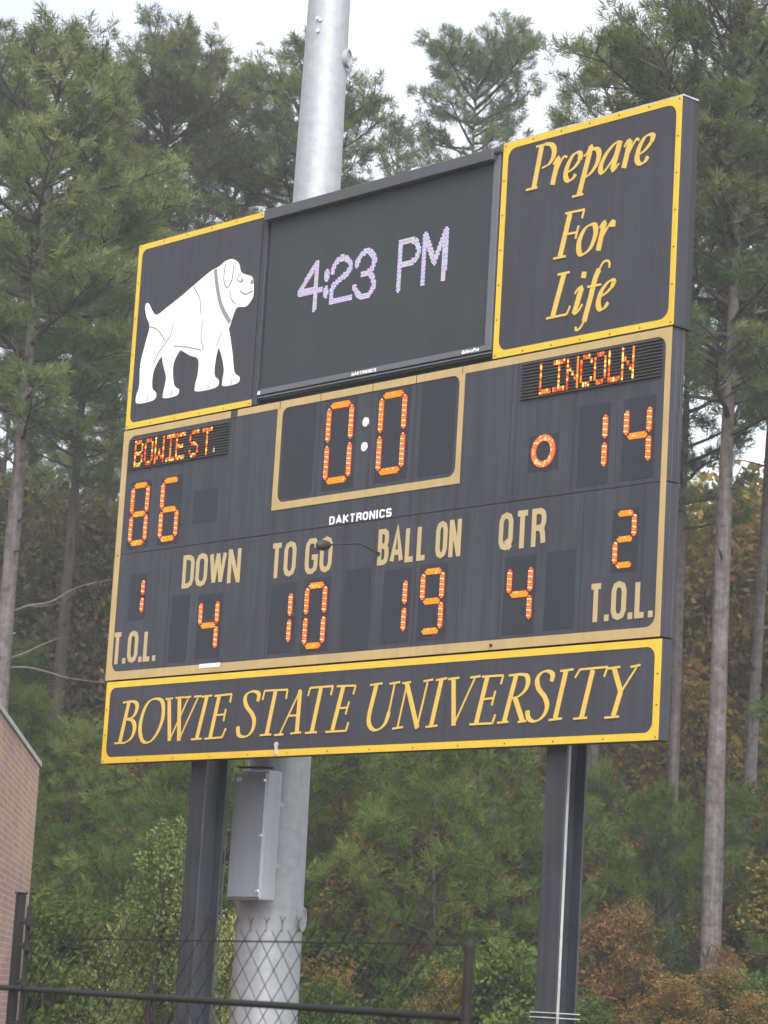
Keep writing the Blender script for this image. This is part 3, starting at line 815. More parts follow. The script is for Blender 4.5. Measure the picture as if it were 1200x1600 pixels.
# team name displays with louvres and lamp text
FONT = {'B': '11110 10001 10001 11110 10001 10001 11110', 'O': '01110 10001 10001 10001 10001 10001 01110', 'W': '10001 10001 10001 10101 10101 11011 10001',
        'I': '11111 00100 00100 00100 00100 00100 11111', 'E': '11111 10000 10000 11110 10000 10000 11111', 'S': '01111 10000 10000 01110 00001 10001 01110',
        'T': '11111 00100 00100 00100 00100 00100 00100', 'L': '10000 10000 10000 10000 10000 10000 11111', 'N': '10001 10001 11001 10101 10011 10001 10001',
        'C': '01110 10001 10000 10000 10000 10001 01110'}
def name_display(x0, x1, z0, z1, items, label):
    m = MB()
    m.box(x0, x1, -0.003, 0.001, z0, z1)
    m.mi = 1
    n = 11
    for k in range(n + 1):
        z = z0 + 0.004 + (z1 - z0 - 0.012) * k / n
        m.box(x0 + 0.002, x1 - 0.002, -0.020, -0.002, z, z + 0.007)
    d = m.build('name_display', [M['louvre_back'], M['louvre']], sb)
    d['label'] = label
    m = MB()
    tz0, tz1 = z0 + 0.022, z1 - 0.022
    for ch, cx0, cx1 in items:
        rows = FONT[ch].split()
        for r_, row in enumerate(rows):
            for c_, bit in enumerate(row):
                if bit != '1': continue
                x = cx0 + (cx1 - cx0) * (c_ + 0.5) / 5
                for sub in (0.27, 0.75):
                    z = tz1 - (tz1 - tz0) * (r_ + sub) / 7
                    m.mi = rnd.choices((0, 1, 2), (0.3, 0.45, 0.25))[0]
                    m.disc(x, z, 0.0105, -0.026, -0.019, 6, 0.0125)
    if label.endswith('ST.'):
        m.mi = 3
        m.disc(1.556, tz0 + 0.02, 0.013, -0.026, -0.019, 6); m.disc(1.556, tz0 + 0.045, 0.012, -0.026, -0.019, 6)
    m.build('led_text', [M['led_red'], M['led_orange'], M['led_yellow'], M['conduit']], d)
name_display(0.122, 1.765, 6.915, 7.235,
             [('B', .232, .376), ('O', .402, .548), ('W', .572, .738), ('I', .768, .912), ('E', .925, 1.08), ('S', 1.145, 1.300), ('T', 1.350, 1.515)],
             'louvred name display with red and amber lamp letters BOWIE ST.')
name_display(5.862, 7.524, 6.930, 7.256,
             [('L', 6.10, 6.243), ('I', 6.263, 6.408), ('N', 6.425, 6.575), ('C', 6.588, 6.738), ('O', 6.752, 6.900), ('L', 6.918, 7.060), ('N', 7.072, 7.225)],
             'louvred name display with red and amber lamp letters LINCOLN')

# ------------------------------------------------------------------ panels round the scoreboard
def rivets(m, x0, x1, z0, z1, nx, nz, yf, sides='lrbt', inset=0.03):
    m.mi = 1
    for k in range(nx):
        x = x0 + inset + (x1 - x0 - 2 * inset) * k / (nx - 1)
        if 'b' in sides: m.disc(x, z0 + inset * 0.8, 0.0085, yf - 0.004, yf + 0.001, 6)
        if 't' in sides: m.disc(x, z1 - inset * 0.8, 0.0085, yf - 0.004, yf + 0.001, 6)
    for k in range(1, nz - 1):
        z = z0 + inset + (z1 - z0 - 2 * inset) * k / (nz - 1)
        if 'l' in sides: m.disc(x0 + inset, z, 0.0085, yf - 0.004, yf + 0.001, 6)
        if 'r' in sides: m.disc(x1 - inset, z, 0.0085, yf - 0.004, yf + 0.001, 6)

# emblem panel
X0, X1, Z0, Z1 = 0.016, 2.146, 7.362, 9.345
ep = empty('emblem_panel', ((X0 + X1) / 2, 0.1, Z0),
           'charcoal yellow bordered sign panel with a white dog emblem', 'sign panel')
m = MB(); m.box(X0, X1, 0.0, 0.17, Z0, Z1, 0.005)
m.mi = 1
m.box(X0 + 0.06, X1, -0.0012, 0.001, 8.345, 8.349)
m.build('panel', [M['charcoal'], M['seam']], ep)
m = MB(); m.frame(X0, X1 - 0.07, Z0, Z1, (0.060, 0.0, 0.062, 0.060), 0.08, -0.004, 0.0)
rivets(m, X0, X1 - 0.07, Z0, Z1, 6, 6, -0.004, 'lbt')
m.build('yellow_border', [M['yellow'], M['rivet']], ep)
def dog(pts): return [(0.150 + x * 1.0, 7.62 + z * 0.985) for x, z in pts]
m = MB()
body = [(1.83, 1.02), (1.80, 1.09), (1.70, 1.13), (1.62, 1.17), (1.57, 1.27), (1.47, 1.33), (1.36, 1.33), (1.26, 1.29), (1.12, 1.26), (0.92, 1.18), (0.66, 1.07), (0.42, 0.98),
        (0.27, 0.93), (0.19, 0.97), (0.10, 1.08), (0.05, 1.06), (0.08, 0.94), (0.15, 0.82), (0.10, 0.64), (0.04, 0.42), (0.05, 0.20), (0.01, 0.08), (0.04, 0.0), (0.31, 0.0), (0.35, 0.07), (0.27, 0.15),
        (0.29, 0.34), (0.46, 0.50), (0.66, 0.50), (0.88, 0.40), (1.02, 0.34), (1.03, 0.18), (1.00, 0.07), (1.03, 0.0), (1.34, 0.0), (1.38, 0.07), (1.30, 0.15), (1.33, 0.40), (1.46, 0.54), (1.54, 0.72), (1.60, 0.80),
        (1.74, 0.79), (1.83, 0.86), (1.84, 0.95)]
m.polygon(smooth_pts(dog(body), True, 4), -0.004, 0.0)
m.polygon(smooth_pts(dog([(0.40, 0.62), (0.42, 0.40), (0.50, 0.22), (0.47, 0.06), (0.49, 0.0), (0.70, 0.0), (0.73, 0.06), (0.64, 0.13), (0.61, 0.36), (0.74, 0.56)]), True, 4), -0.0028, 0.0)
m.polygon(smooth_pts(dog([(1.26, 0.56), (1.38, 0.36), (1.45, 0.18), (1.44, 0.06), (1.46, 0.0), (1.68, 0.0), (1.71, 0.06), (1.62, 0.13), (1.56, 0.36), (1.44, 0.66)]), True, 4), -0.0028, 0.0)
m.mi = 1
for ln, w in (([(1.20, 1.27), (1.25, 1.08), (1.34, 0.86), (1.50, 0.66)], 0.050), ([(1.36, 1.30), (1.35, 1.14), (1.41, 1.04), (1.48, 1.10), (1.50, 1.26)], 0.014), ([(1.46, 1.00), (1.50, 0.90), (1.58, 0.84)], 0.012), ([(0.14, 0.82), (0.30, 0.76), (0.44, 0.62)], 0.012), ([(1.62, 1.16), (1.57, 1.10), (1.63, 1.06)], 0.012), ([(0.86, 1.14), (0.98, 0.98), (1.00, 0.82)], 0.012), ([(0.27, 0.40), (0.36, 0.52), (0.52, 0.66), (0.56, 0.80)], 0.012), ([(1.10, 0.42), (1.04, 0.58), (1.06, 0.76)], 0.012),
              ([(0.60, 0.54), (0.82, 0.50), (1.06, 0.43)], 0.012), ([(1.30, 0.44), (1.38, 0.58)], 0.012), ([(1.83, 0.94), (1.72, 0.92), (1.63, 0.97)], 0.014),
              ([(0.20, 0.0), (0.22, 0.06)], 0.010), ([(1.21, 0.0), (1.24, 0.06)], 0.010), ([(0.60, 0.0), (0.62, 0.06)], 0.010), ([(1.58, 0.0), (1.60, 0.06)], 0.010)):
    m.ribbon(smooth_pts(dog(ln)), w, -0.0062, -0.001)
ex, ez = dog([(1.645, 1.075)])[0]; m.disc(ex, ez, 0.020, -0.0062, 0, 10)
ex, ez = dog([(1.81, 1.035)])[0]; m.disc(ex, ez, 0.026, -0.0062, 0, 10)
m.build('dog_emblem', [M['white'], M['grey_line']], ep)

# slogan panel
X0, X1, Z0, Z1 = 5.476, 7.630, 7.362, 9.362
sp = empty('slogan_panel', ((X0 + X1) / 2, 0.1, Z0),
           'charcoal sign panel with yellow border and yellow italic words Prepare For Life', 'sign panel')
m = MB(); m.box(X0, X1, 0.0, 0.15, Z0, Z1, 0.005)
m.mi = 1; m.box(X0 + 0.02, X1 - 0.004, 0.15, 0.215, Z0 + 0.005, Z1 - 0.004)
m.build('panel', [M['charcoal'], M['seam']], sp)
m = MB(); m.frame(X0, X1, Z0, Z1, (0.064, 0.060, 0.062, 0.060), 0.10, -0.004, 0.0)
rivets(m, X0, X1, Z0, Z1, 7, 7, -0.004)
m.build('yellow_border', [M['yellow'], M['rivet']], sp)
m = MB(); pen(m, SLOGAN_STROKES, 0.056, 0.021, 0.0)
m.build('slogan_lettering', M['yellow_letter'], sp)
m = MB(); m.box(X0 + 0.05, X1 + 0.008, 0.0, 0.20, Z1 - 0.001, Z1 + 0.012)
m.build('flashing', M['conduit'], sp)
m = MB(); m.box(X0 + 0.05, X1 + 0.012, 0.004, 0.225, Z0 - 0.010, Z0 + 0.012)
m.build('bottom_ledge', M['seam'], sp)

# name panel
X0, X1, Z0, Z1 = 0.037, 7.647, 3.885, 4.716
npn = empty('name_panel', ((X0 + X1) / 2, 0.1, Z0),
            'long charcoal sign board with large yellow italic capitals below the scoreboard', 'sign panel')
m = MB(); m.box(X0, X1, 0.0, 0.13, Z0, Z1, 0.005)
m.mi = 1; m.box(2.56, 2.564, -0.0012, 0.001, Z0 + 0.06, Z1 - 0.06); m.box(5.10, 5.104, -0.0012, 0.001, Z0 + 0.06, Z1 - 0.06)
m.build('panel', [M['charcoal'], M['seam']], npn)
m = MB(); m.frame(X0, X1, Z0, Z1, (0.064, 0.070, 0.062, 0.062), 0.09, -0.004, 0.0)
rivets(m, X0, X1, Z0, Z1, 14, 4, -0.004, 'lbr')
m.build('yellow_border', [M['yellow'], M['rivet']], npn)
m = MB(); pen(m, NAME_STROKES, 0.050, 0.019, 0.0)
m.build('name_lettering', M['yellow_letter'], npn)
m = MB(); m.box(2.795, 2.828, -0.014, 0, 3.90, 3.985); m.disc(2.812, 3.995, 0.024, -0.016, 0, 10)
m.build('clip', M['screw'], npn)

# message display
dp = empty('message_display', (3.8, 0.12, 7.40),
           'dark flat LED message screen showing 4:23 PM between the two upper sign panels', 'display screen')
m = MB(); m.box(2.16, 5.462, 0.030, 0.22, 7.405, 9.33, 0.005)
m.build('housing', M['hood'], dp)
m = MB(); m.box(2.17, 5.352, 0.022, 0.031, 7.508, 9.235)
fc = m.build('screen', M['led_face'], dp)
m = MB()
m.box(2.165, 5.44, -0.004, 0.032, 7.452, 7.506, 0.003)
m.box(2.165, 5.44, 0.004, 0.034, 7.424, 7.438)
m.box(5.356, 5.440, -0.002, 0.032, 7.506, 9.290, 0.003)
m.build('trim', M['trim_grey'], dp)
m = MB(); m.box(2.14, 5.385, -0.055, 0.20, 9.225, 9.335, 0.006)
m.box(5.40, 5.47, -0.02, 0.20, 9.285, 9.345, 0.004); m.tube([(5.47, -0.015, 9.31), (5.33, -0.03, 9.285)], 0.012, 6)
m.build('hood', M['hood'], dp)
# lamp pixels of the time, on a 20 mm grid
m = MB()
pitch = 0.0185
lit = set()
def near(px, pz, q, half):
    for (ax, az), (bx, bz) in zip(q[:-1], q[1:]):
        dx, dz = bx - ax, bz - az
        L2 = dx * dx + dz * dz
        t = max(0, min(1, ((px - ax) * dx + (pz - az) * dz) / L2)) if L2 else 0
        if (px - ax - t * dx) ** 2 + (pz - az - t * dz) ** 2 < half * half: return True
    return False
for st in TIME_STROKES:
    q = smooth_pts([tuple(p) for p in st], False, 4) if len(st) > 4 else [tuple(p) for p in st]
    xa, xb = min(p[0] for p in q) - .1, max(p[0] for p in q) + .1
    za, zb = min(p[1] for p in q) - .1, max(p[1] for p in q) + .1
    for i in range(int(xa / pitch), int(xb / pitch) + 1):
        for j in range(int(za / pitch), int(zb / pitch) + 1):
            if near(i * pitch, j * pitch, q, 0.030): lit.add((i, j))
for i, j in sorted(lit):
    m.mi = ((0, 1), (2, 0))[i % 2][j % 2] if rnd.random() < 0.8 else 3
    m.disc(i * pitch + 0.003, j * pitch, 0.0083, 0.0135, 0.0225, 6)
m.build('time_pixels', [M['px_white'], M['px_blue'], M['px_pink'], M['px_green']], fc)
m = MB(); word(m, 'DAKTRONICS', 3.565, 3.912, 7.460, 7.492, 0.0085, -0.004, 0.002, gap=0.25)
m.build('maker_lettering', M['white'], dp)
m = MB(); word(m, 'GalaxyPro', 5.068, 5.290, 7.462, 7.496, 0.009, -0.004, 0.002, gap=0.2, slant=0.25)
m.build('model_lettering', M['white'], dp)
m = MB(); m.frame(2.168, 2.205, 7.458, 7.490, (.009, .009, .009, .009), 0.003, -0.0065, -0.003)
m.build('corner_mark', M['white'], dp)

# ------------------------------------------------------------------ posts, mast, enclosure
def steel_post(x0, bf, d, label, y0=0.20, z1=7.3):
    cx = x0 + bf / 2
    p = empty('steel_post', (cx, y0 + d / 2, 0), label, 'post', 'black steel posts under the scoreboard')
    m = MB(); tf = 0.022
    m.box(x0, x0 + bf, y0, y0 + tf, 0, z1, 0.003)
    m.box(x0, x0 + bf, y0 + d - tf, y0 + d, 0, z1, 0.003)
    m.box(cx - 0.008, cx + 0.008, y0 + tf, y0 + d - tf, 0, z1)
    m.build('beam', M['black_steel'], p)
    return p, cx, y0 + d / 2
p1, cx, cy = steel_post(1.272, 0.24, 0.28, 'black steel I-beam post beside the grey electrical enclosure under the scoreboard')
m = MB(); m.tube([(1.555, 0.47, 0), (1.555, 0.47, 3.85)], 0.006, 8)
m.build('cable', M['cab_side'], p1)
p2, cx, cy = steel_post(6.188, 0.24, 0.26, 'black steel I-beam post with a thin white conduit running down it')
m = MB(); m.tube([(cx + 0.034, cy - 0.02, 0), (cx + 0.034, cy - 0.02, 4.2)], 0.021, 10)
cd = m.build('conduit', M['conduit'], p2)
for z in (1.66, 1.62):
    m = MB(); m.box(6.150, 6.475, 0.180, 0.196, z - 0.0045, z + 0.0045)
    m.box(6.436, 6.452, 0.196, 0.48, z - 0.0045, z + 0.0045)
    m.build('strap', M['conduit'], p2)

def mast_r(z): return (0.66 - 0.0229 * (z - 2.65)) / 2
MX, MY = 1.425, 1.2
mast = empty('light_mast', (MX, MY, 0), 'tall thick galvanised steel mast rising behind the scoreboard', 'mast')
m = MB()
zs = [0.03 + 21.97 * k / 22 for k in range(23)]
m.tube([(MX, MY, z) for z in zs], [mast_r(z) for z in zs], 40)
m.build('shaft', M['galv'], mast, smooth=True)
m = MB(); m.box(MX - 0.55, MX + 0.55, MY - 0.55, MY + 0.55, 0.0, 0.045, 0.005)
for a in range(8):
    m.tube([(MX + 0.46 * math.cos(a * math.pi / 4), MY + 0.46 * math.sin(a * math.pi / 4), 0.0), (MX + 0.46 * math.cos(a * math.pi / 4), MY + 0.46 * math.sin(a * math.pi / 4), 0.13)], 0.02, 8)
m.build('base_plate', M['galv'], mast)
hr = Vector((CAM_RIGHT.x, CAM_RIGHT.y, 0)).normalized()
hf = Vector((CAM_FWD.x, CAM_FWD.y, 0)).normalized()
def oval_port(z, rx, rzz, out, ang):
    n = hr * math.cos(rad(ang)) - hf * math.sin(rad(ang))
    t = Vector((-n.y, n.x, 0))
    r0 = mast_r(z)
    m = MB()
    K = 20
    V = []
    for rr_, sc in ((r0 - 0.05, 1), (r0 + out, 1), (r0 + out, 0.78), (r0 + out - 0.012, 0.74)):
        for k in range(K):
            a = 2 * math.pi * k / K
            V.append(Vector((MX, MY, z)) + n * rr_ + t * (rx * sc * math.cos(a)) + Vector((0, 0, rzz * sc * math.sin(a))))
    F = [(r_ * K + k, r_ * K + (k + 1) % K, (r_ + 1) * K + (k + 1) % K, (r_ + 1) * K + k) for r_ in range(3) for k in range(K)]
    F.append(tuple(range(3 * K, 4 * K)))
    m.add(V, F)
    return m.build('hand_hole', M['galv'], mast)
oval_port(11.42, 0.075, 0.10, 0.045, 22)
oval_port(2.43, 0.085, 0.12, 0.035, 22)
m = MB()
for z, a in ((11.78, 108), (11.66, 112), (11.80, 116)):
    n = hr * math.cos(rad(a)) - hf * math.sin(rad(a))
    c = Vector((MX, MY, z)) + n * (mast_r(z) - 0.01)
    m.tube([c, c + n * 0.035], 0.018, 8)
m.build('bolts', M['screw'], mast)

eb = empty('electrical_enclosure', (1.62, 0.72, 2.575), 'grey metal electrical box strapped to the mast under the scoreboard', 'electrical box')
m = MB(); m.box(1.375, 1.885, 0.68, 0.87, 2.575, 3.845, 0.012)
m.build('box', M['galv_box'], eb)
m = MB(); m.box(1.385, 1.877, 0.664, 0.682, 2.60, 3.82, 0.006)
door = m.build('door', M['galv_box'], eb)
for z in (3.74, 3.20, 2.66):
    m = MB(); m.disc(1.86, z, 0.018, 0.645, 0.668, 10)
    m.build('screw', M['screw'], door)
m = MB(); m.box(1.42, 1.50, 0.6615, 0.665, 3.74, 3.78)
m.build('sticker', M['white'], door)
m = MB(); m.tube([(1.33, 0.74, 3.90), (1.42, 0.70, 3.885), (1.80, 0.66, 3.872), (1.93, 0.70, 3.862)], 0.012, 8)
m.build('cable', M['fence'], eb)
m = MB(); m.box(1.40, 1.86, 0.86, 0.93, 2.9, 2.95); m.box(1.40, 1.86, 0.86, 0.93, 3.5, 3.55)
m.build('bracket', M['galv'], eb)

# ------------------------------------------------------------------ chain link fence
FA = at_pixel(36, 1543, 13.5); FB = at_pixel(728, 1593, 9.4)
fu = Vector((FB.x - FA.x, FB.y - FA.y, 0)); FL = fu.length; fu.normalize()
fnv = Vector((fu.y, -fu.x, 0))
rz = (FA.z + FB.z) / 2
fence = empty('chain_link_fence', (FA.x, FA.y, 0), 'black chain link fence with a dark rail and round posts in front of the mast', 'fence')
def fp(s, z, o=0.0): return Vector((FA.x, FA.y, 0)) + fu * s + fnv * o + Vector((0, 0, z))
m = MB(); m.tube([fp(-0.55, rz), fp(FL - 0.01, rz)], 0.0145, 10)
m.build('rail', M['fence'], fence)
ptop = at_pixel(728, 1482, 9.4).z
m = MB(); m.tube([fp(FL, 0), fp(FL, ptop)], 0.0185, 14)
po = m.build('post', M['fence'], fence)
m = MB(); m.tube([fp(FL, ptop - 0.005), fp(FL, ptop + 0.012), fp(FL, ptop + 0.028), fp(FL, ptop + 0.036)], [0.022, 0.021, 0.013, 0.004], 14)
m.build('cap', M['fence'], po)
ltop = at_pixel(24, 1396, 13.7).z
pa = at_pixel(25, 1500, 13.7); 
m = MB(); m.box(pa.x - 0.021, pa.x + 0.021, pa.y - 0.021, pa.y + 0.021, 0, ltop, 0.005)
po = m.build('post', M['fence'], fence); po['label'] = 'square corner post'
m = MB(); m.box(pa.x - 0.024, pa.x + 0.024, pa.y - 0.024, pa.y + 0.024, ltop, ltop + 0.01)
m.build('cap', M['fence'], po)
m = MB(); m.tube([fp(0.0, 0), fp(0.0, at_pixel(37, 1415, 13.5).z)], 0.013, 10)
pb = m.build('tension_bar', M['fence'], fence)
for z in (1.95, 1.83, rz + .03, 1.45, 1.2):
    m = MB(); m.tube([fp(0.02, z - 0.02, 0), fp(0.02, z + 0.02, 0)], 0.024, 10)
    m.tube([fp(-0.02, z), fp(-0.10, z)], 0.010, 6)
    m.build('clamp', M['fence'], pb)
mtop = at_pixel(420, 1450, 11.4).z
DW, DH = 0.155, 0.122
m = MB()
n0 = int(FL / DW) + 1
wr = 0.0018
def wire(a, b):
    m.tube([a, b], wr, 4, False)
H = mtop - 0.02
k = -int(H / DH) - 2
while k * DW < FL:
    # rising and falling wires of the diamond net
    for sgn in (1, -1):
        pts = []
        s0, z0_ = k * DW, 0.0
        L_ = H / DH * DW
        a_s, b_s = s0, s0 + L_
        if sgn < 0: a_s, b_s = s0 + L_, s0
        # clip to the net
        def pos(t): return a_s + (b_s - a_s) * t
        t0, t1 = 0.0, 1.0
        d_ = b_s - a_s
        for lim, side in ((0.0, 0), (FL, 1)):
            tt = (lim - a_s) / d_
            if (d_ > 0) == (side == 0): t0 = max(t0, tt)
            else: t1 = min(t1, tt)
        if t1 > t0:
            wire(fp(pos(t0), H * t0, 0.004 * sgn), fp(pos(t1), H * t1, 0.004 * sgn))
    k += 1
# twisted ends along the top
base_s = (H / DH * DW) % DW
s = base_s
while s < FL:
    wire(fp(s, H - 0.005), fp(s, H + 0.03)); wire(fp(s, H + 0.028), fp(s - 0.022, H + 0.055)); wire(fp(s, H + 0.028), fp(s + 0.022, H + 0.052))
    s += DW
m.build('wire_net', M['fence'], fence)
m = MB(); m.tube([fp(0, H - 0.045), fp(FL, H - 0.045)], 0.0035, 6)
m.build('tension_wire', M['fence'], fence)

# ------------------------------------------------------------------ brick wall at the left edge
WA, WB = at_pixel(65, 1194, 36.0), at_pixel(0, 1094, 36.0 * 238 / 300.0)
wz = (WA.z + WB.z) / 2
wu = Vector((WB.x - WA.x, WB.y - WA.y, 0)).normalized()
wn_ = Vector((-wu.y, wu.x, 0))
if wn_.dot(hr) > 0: wn_ = -wn_          # into the building, away from the field
bw = empty('brick_wall', (WA.x, WA.y, 0), 'reddish brick wall with pale stone coping at the left edge', 'wall')
def wall_piece(name, s0, s1, o0, o1, z0, z1, mat):
    me = bpy.data.meshes.new(name)
    P = []
    for z in (z0, z1):
        for s_, o_ in ((s0, o0), (s1, o0), (s1, o1), (s0, o1)):
            q = wu * s_ + wn_ * o_ + Vector((0, 0, z))
            P.append(tuple(q))
    F = [(0, 1, 5, 4), (1, 2, 6, 5), (2, 3, 7, 6), (3, 0, 4, 7), (4, 5, 6, 7), (3, 2, 1, 0)]
    me.from_pydata(P, [], F)
    uvl = me.uv_layers.new(name='UVMap')
    uvs = [(s0, o0), (s1, o0), (s1, o1), (s0, o1)]
    for fi, f in enumerate(F):
        for li, vi in zip(me.polygons[fi].loop_indices, f):
            s_, o_ = uvs[vi % 4]
            z = z0 if vi < 4 else z1
            uvl.data[li].uv = (s_, z) if fi in (0, 2) else ((o_, z) if fi in (1, 3) else (s_, o_))
    me.materials.append(mat)
    o = bpy.data.objects.new(name, me); COL.objects.link(o); o.parent = bw
    return o
wall_piece('brickwork', 0.02, 14.0, 0.02, 0.42, 0, wz - 0.06, M['brick'])
wall_piece('coping', 0.0, 14.02, -0.005, 0.45, wz - 0.059, wz, M['coping'])

# ------------------------------------------------------------------ trees
def foliage_mesh(name, tris, tint, mat):
    """tris (N,3,3) -> mesh with one tint value per face"""
    n = len(tris)
    me = bpy.data.meshes.new(name)
    me.vertices.add(n * 3)
    me.vertices.foreach_set('co', np.ascontiguousarray(tris, dtype=np.float32).ravel())
    me.loops.add(n * 3)
    me.loops.foreach_set('vertex_index', np.arange(n * 3, dtype=np.int32))
    me.polygons.add(n)
    me.polygons.foreach_set('loop_start', np.arange(0, n * 3, 3, dtype=np.int32))
    me.polygons.foreach_set('loop_total', np.full(n, 3, dtype=np.int32))
    at = me.attributes.new('tint', 'FLOAT', 'FACE')
    at.data.foreach_set('value', np.ascontiguousarray(tint, dtype=np.float32))
    me.materials.append(mat)
    me.update(calc_edges=True)
    return me

def unit(a): return a / (np.linalg.norm(a, axis=-1, keepdims=True) + 1e-9)

def needle_tufts(rng, pos, dirs, tint, per=16, length=0.26, width=0.02, spread=1.25):
    """sprays of needles at the given twig ends"""
    n = len(pos)
    d = unit(dirs[:, None, :] * 0.9 + rng.normal(0, spread * 0.62, (n, per, 3)))
    base = pos[:, None, :] - dirs[:, None, :] * rng.uniform(0, 0.16, (n, per, 1))
    L = length * rng.uniform(0.65, 1.15, (n, per, 1))
    side = unit(np.cross(d, rng.normal(0, 1, (n, per, 3)))) * width * 0.5
    tip = base + d * L
    tip[..., 2] += 0.02
    mid = base + d * L * 0.5
    tris = np.stack([base, mid + side, tip], axis=2)
    tris2 = np.stack([base, tip, mid - side], axis=2)
    t = np.clip(tint[:, None] + rng.normal(0, 0.07, (n, per)), 0, 1)
    return np.concatenate([tris.reshape(-1, 3, 3), tris2.reshape(-1, 3, 3)]), np.concatenate([t.ravel(), t.ravel()])

def pine_crown(name, seed, H, base, R, limbs, mat, shape='round', gaps=0.0, per=24, tuft=0.23, droop=0.0, step=0.092, limb_r=1.0, trunk_fn=None, needle_w=0.016, twig_mat=None):
    """limbs, twigs and needle sprays of a pine of height H whose crown starts at height base.
    returns the mesh of the wood and the mesh of the needles"""
    rng = np.random.default_rng(seed)
    wood = MB()
    P, D, T = [], [], []
    ga = 2.399963
    for i in range(limbs):
        f = (i + rng.uniform(0.1, 0.9)) / limbs            # 0 at crown base, 1 at the top
        h = base + (H - base) * (f ** 0.92) * 0.97
        if shape == 'round': prof = (0.50 + 0.50 * math.sin(math.pi * min(1, f * 0.82 + 0.12))) * (1 - 0.62 * max(0, f - 0.55) / 0.45)
        elif shape == 'cone': prof = 1.05 - 0.92 * f
        elif shape == 'dome': prof = (0.45 + 0.8 * f) if f < 0.6 else max(0.14, 0.93 - 1.9 * (f - 0.6) ** 1.25)
        else: prof = 0.85 - 0.5 * f
        L = R * prof * rng.uniform(0.7, 1.12)
        if rng.random() < gaps: continue
        az = i * ga + rng.uniform(-0.5, 0.5)
        el = math.radians(rng.uniform(-8, 22) + 45 * f ** 2 - droop)
        c = np.array(trunk_fn(h)) if trunk_fn else np.array([0, 0, h])
        d = np.array([math.cos(az) * math.cos(el), math.sin(az) * math.cos(el), math.sin(el)])
        n = 7
        pts = [c]
        dd = d.copy()
        for k in range(n - 1):
            dd = unit(dd + rng.normal(0, 0.10, 3) + np.array([0, 0, 0.07]))
            pts.append(pts[-1] + dd * L / (n - 1))
        r0 = (0.016 + 0.017 * L) * limb_r
        wood.tube(pts, [r0 * (1 - 0.85 * k / (n - 1)) for k in range(n)], 5, False)
        pts = np.array(pts)
        limb_t = rng.uniform(0.22, 0.62) + 0.12 * f
        nsub = max(4, int(L / 0.25))
        for s in range(nsub):
            u = 0.28 + 0.72 * (s + rng.uniform(0, 1)) / nsub
            k = min(n - 2, int(u * (n - 1)))
            fr = u * (n - 1) - k
            p0 = pts[k] * (1 - fr) + pts[k + 1] * fr
            ld = unit(pts[k + 1] - pts[k])
            sidev = unit(np.cross(ld, [0, 0, 1]))
            sg = 1 if s % 2 else -1
            sd = unit(ld * 0.55 + sidev * sg * rng.uniform(0.35, 1.0) + np.array([0, 0, rng.uniform(-0.05, 0.55)]))
            sl = (0.30 + 0.42 * L * (1 - 0.6 * u)) * rng.uniform(0.55, 1.1)
            p1 = p0 + sd * sl
            wood.tube([p0, (p0 + p1) / 2 + rng.normal(0, 0.03, 3), p1], [r0 * 0.32, r0 * 0.24, 0.006], 3, False)
            nt = max(3, int(sl / step))
            sub_t = rng.normal(0, 0.11)
            for q in range(nt):
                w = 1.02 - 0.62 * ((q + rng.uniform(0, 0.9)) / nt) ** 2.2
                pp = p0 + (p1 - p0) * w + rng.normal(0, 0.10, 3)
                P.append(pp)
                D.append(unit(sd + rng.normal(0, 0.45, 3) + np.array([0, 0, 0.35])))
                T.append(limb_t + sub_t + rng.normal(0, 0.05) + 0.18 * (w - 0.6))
    # leader
    for k in range(10):
        c = np.array(trunk_fn(H - 0.12 * k)) if trunk_fn else np.array([0, 0, H - 0.12 * k])
        P.append(c + rng.normal(0, 0.08, 3)); D.append(unit(np.array([0, 0, 1.0]) + rng.normal(0, 0.5, 3))); T.append(0.5)
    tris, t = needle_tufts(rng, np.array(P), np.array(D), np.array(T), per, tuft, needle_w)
    return wood, foliage_mesh(name, tris, t, mat)

def trunk_curve(seed, H, lean=0.25):
    r_ = random.Random(seed)
    a, b = r_.uniform(0, 6.28), r_.uniform(0, 6.28)
    ax, ay = r_.uniform(-lean, lean), r_.uniform(-lean, lean)
    def fn(h):
        t = h / H
        return (ax * t * t + 0.10 * math.sin(a + 4 * t) * t, ay * t * t + 0.10 * math.sin(b + 3.4 * t) * t, h)
    return fn

TWIG_MATS = ('bark_dark',)
def mesh_of(mb, name, mat, smooth=True):
    me = bpy.data.meshes.new(name)
    me.from_pydata(mb.v, [], mb.f)
    me.materials.append(mat)
    if smooth: me.polygons.foreach_set('use_smooth', [True] * len(me.polygons))
    me.update()
    return me

def link(name, data, parent):
    o = bpy.data.objects.new(name, data)
    COL.objects.link(o)
    o.parent = parent
    return o

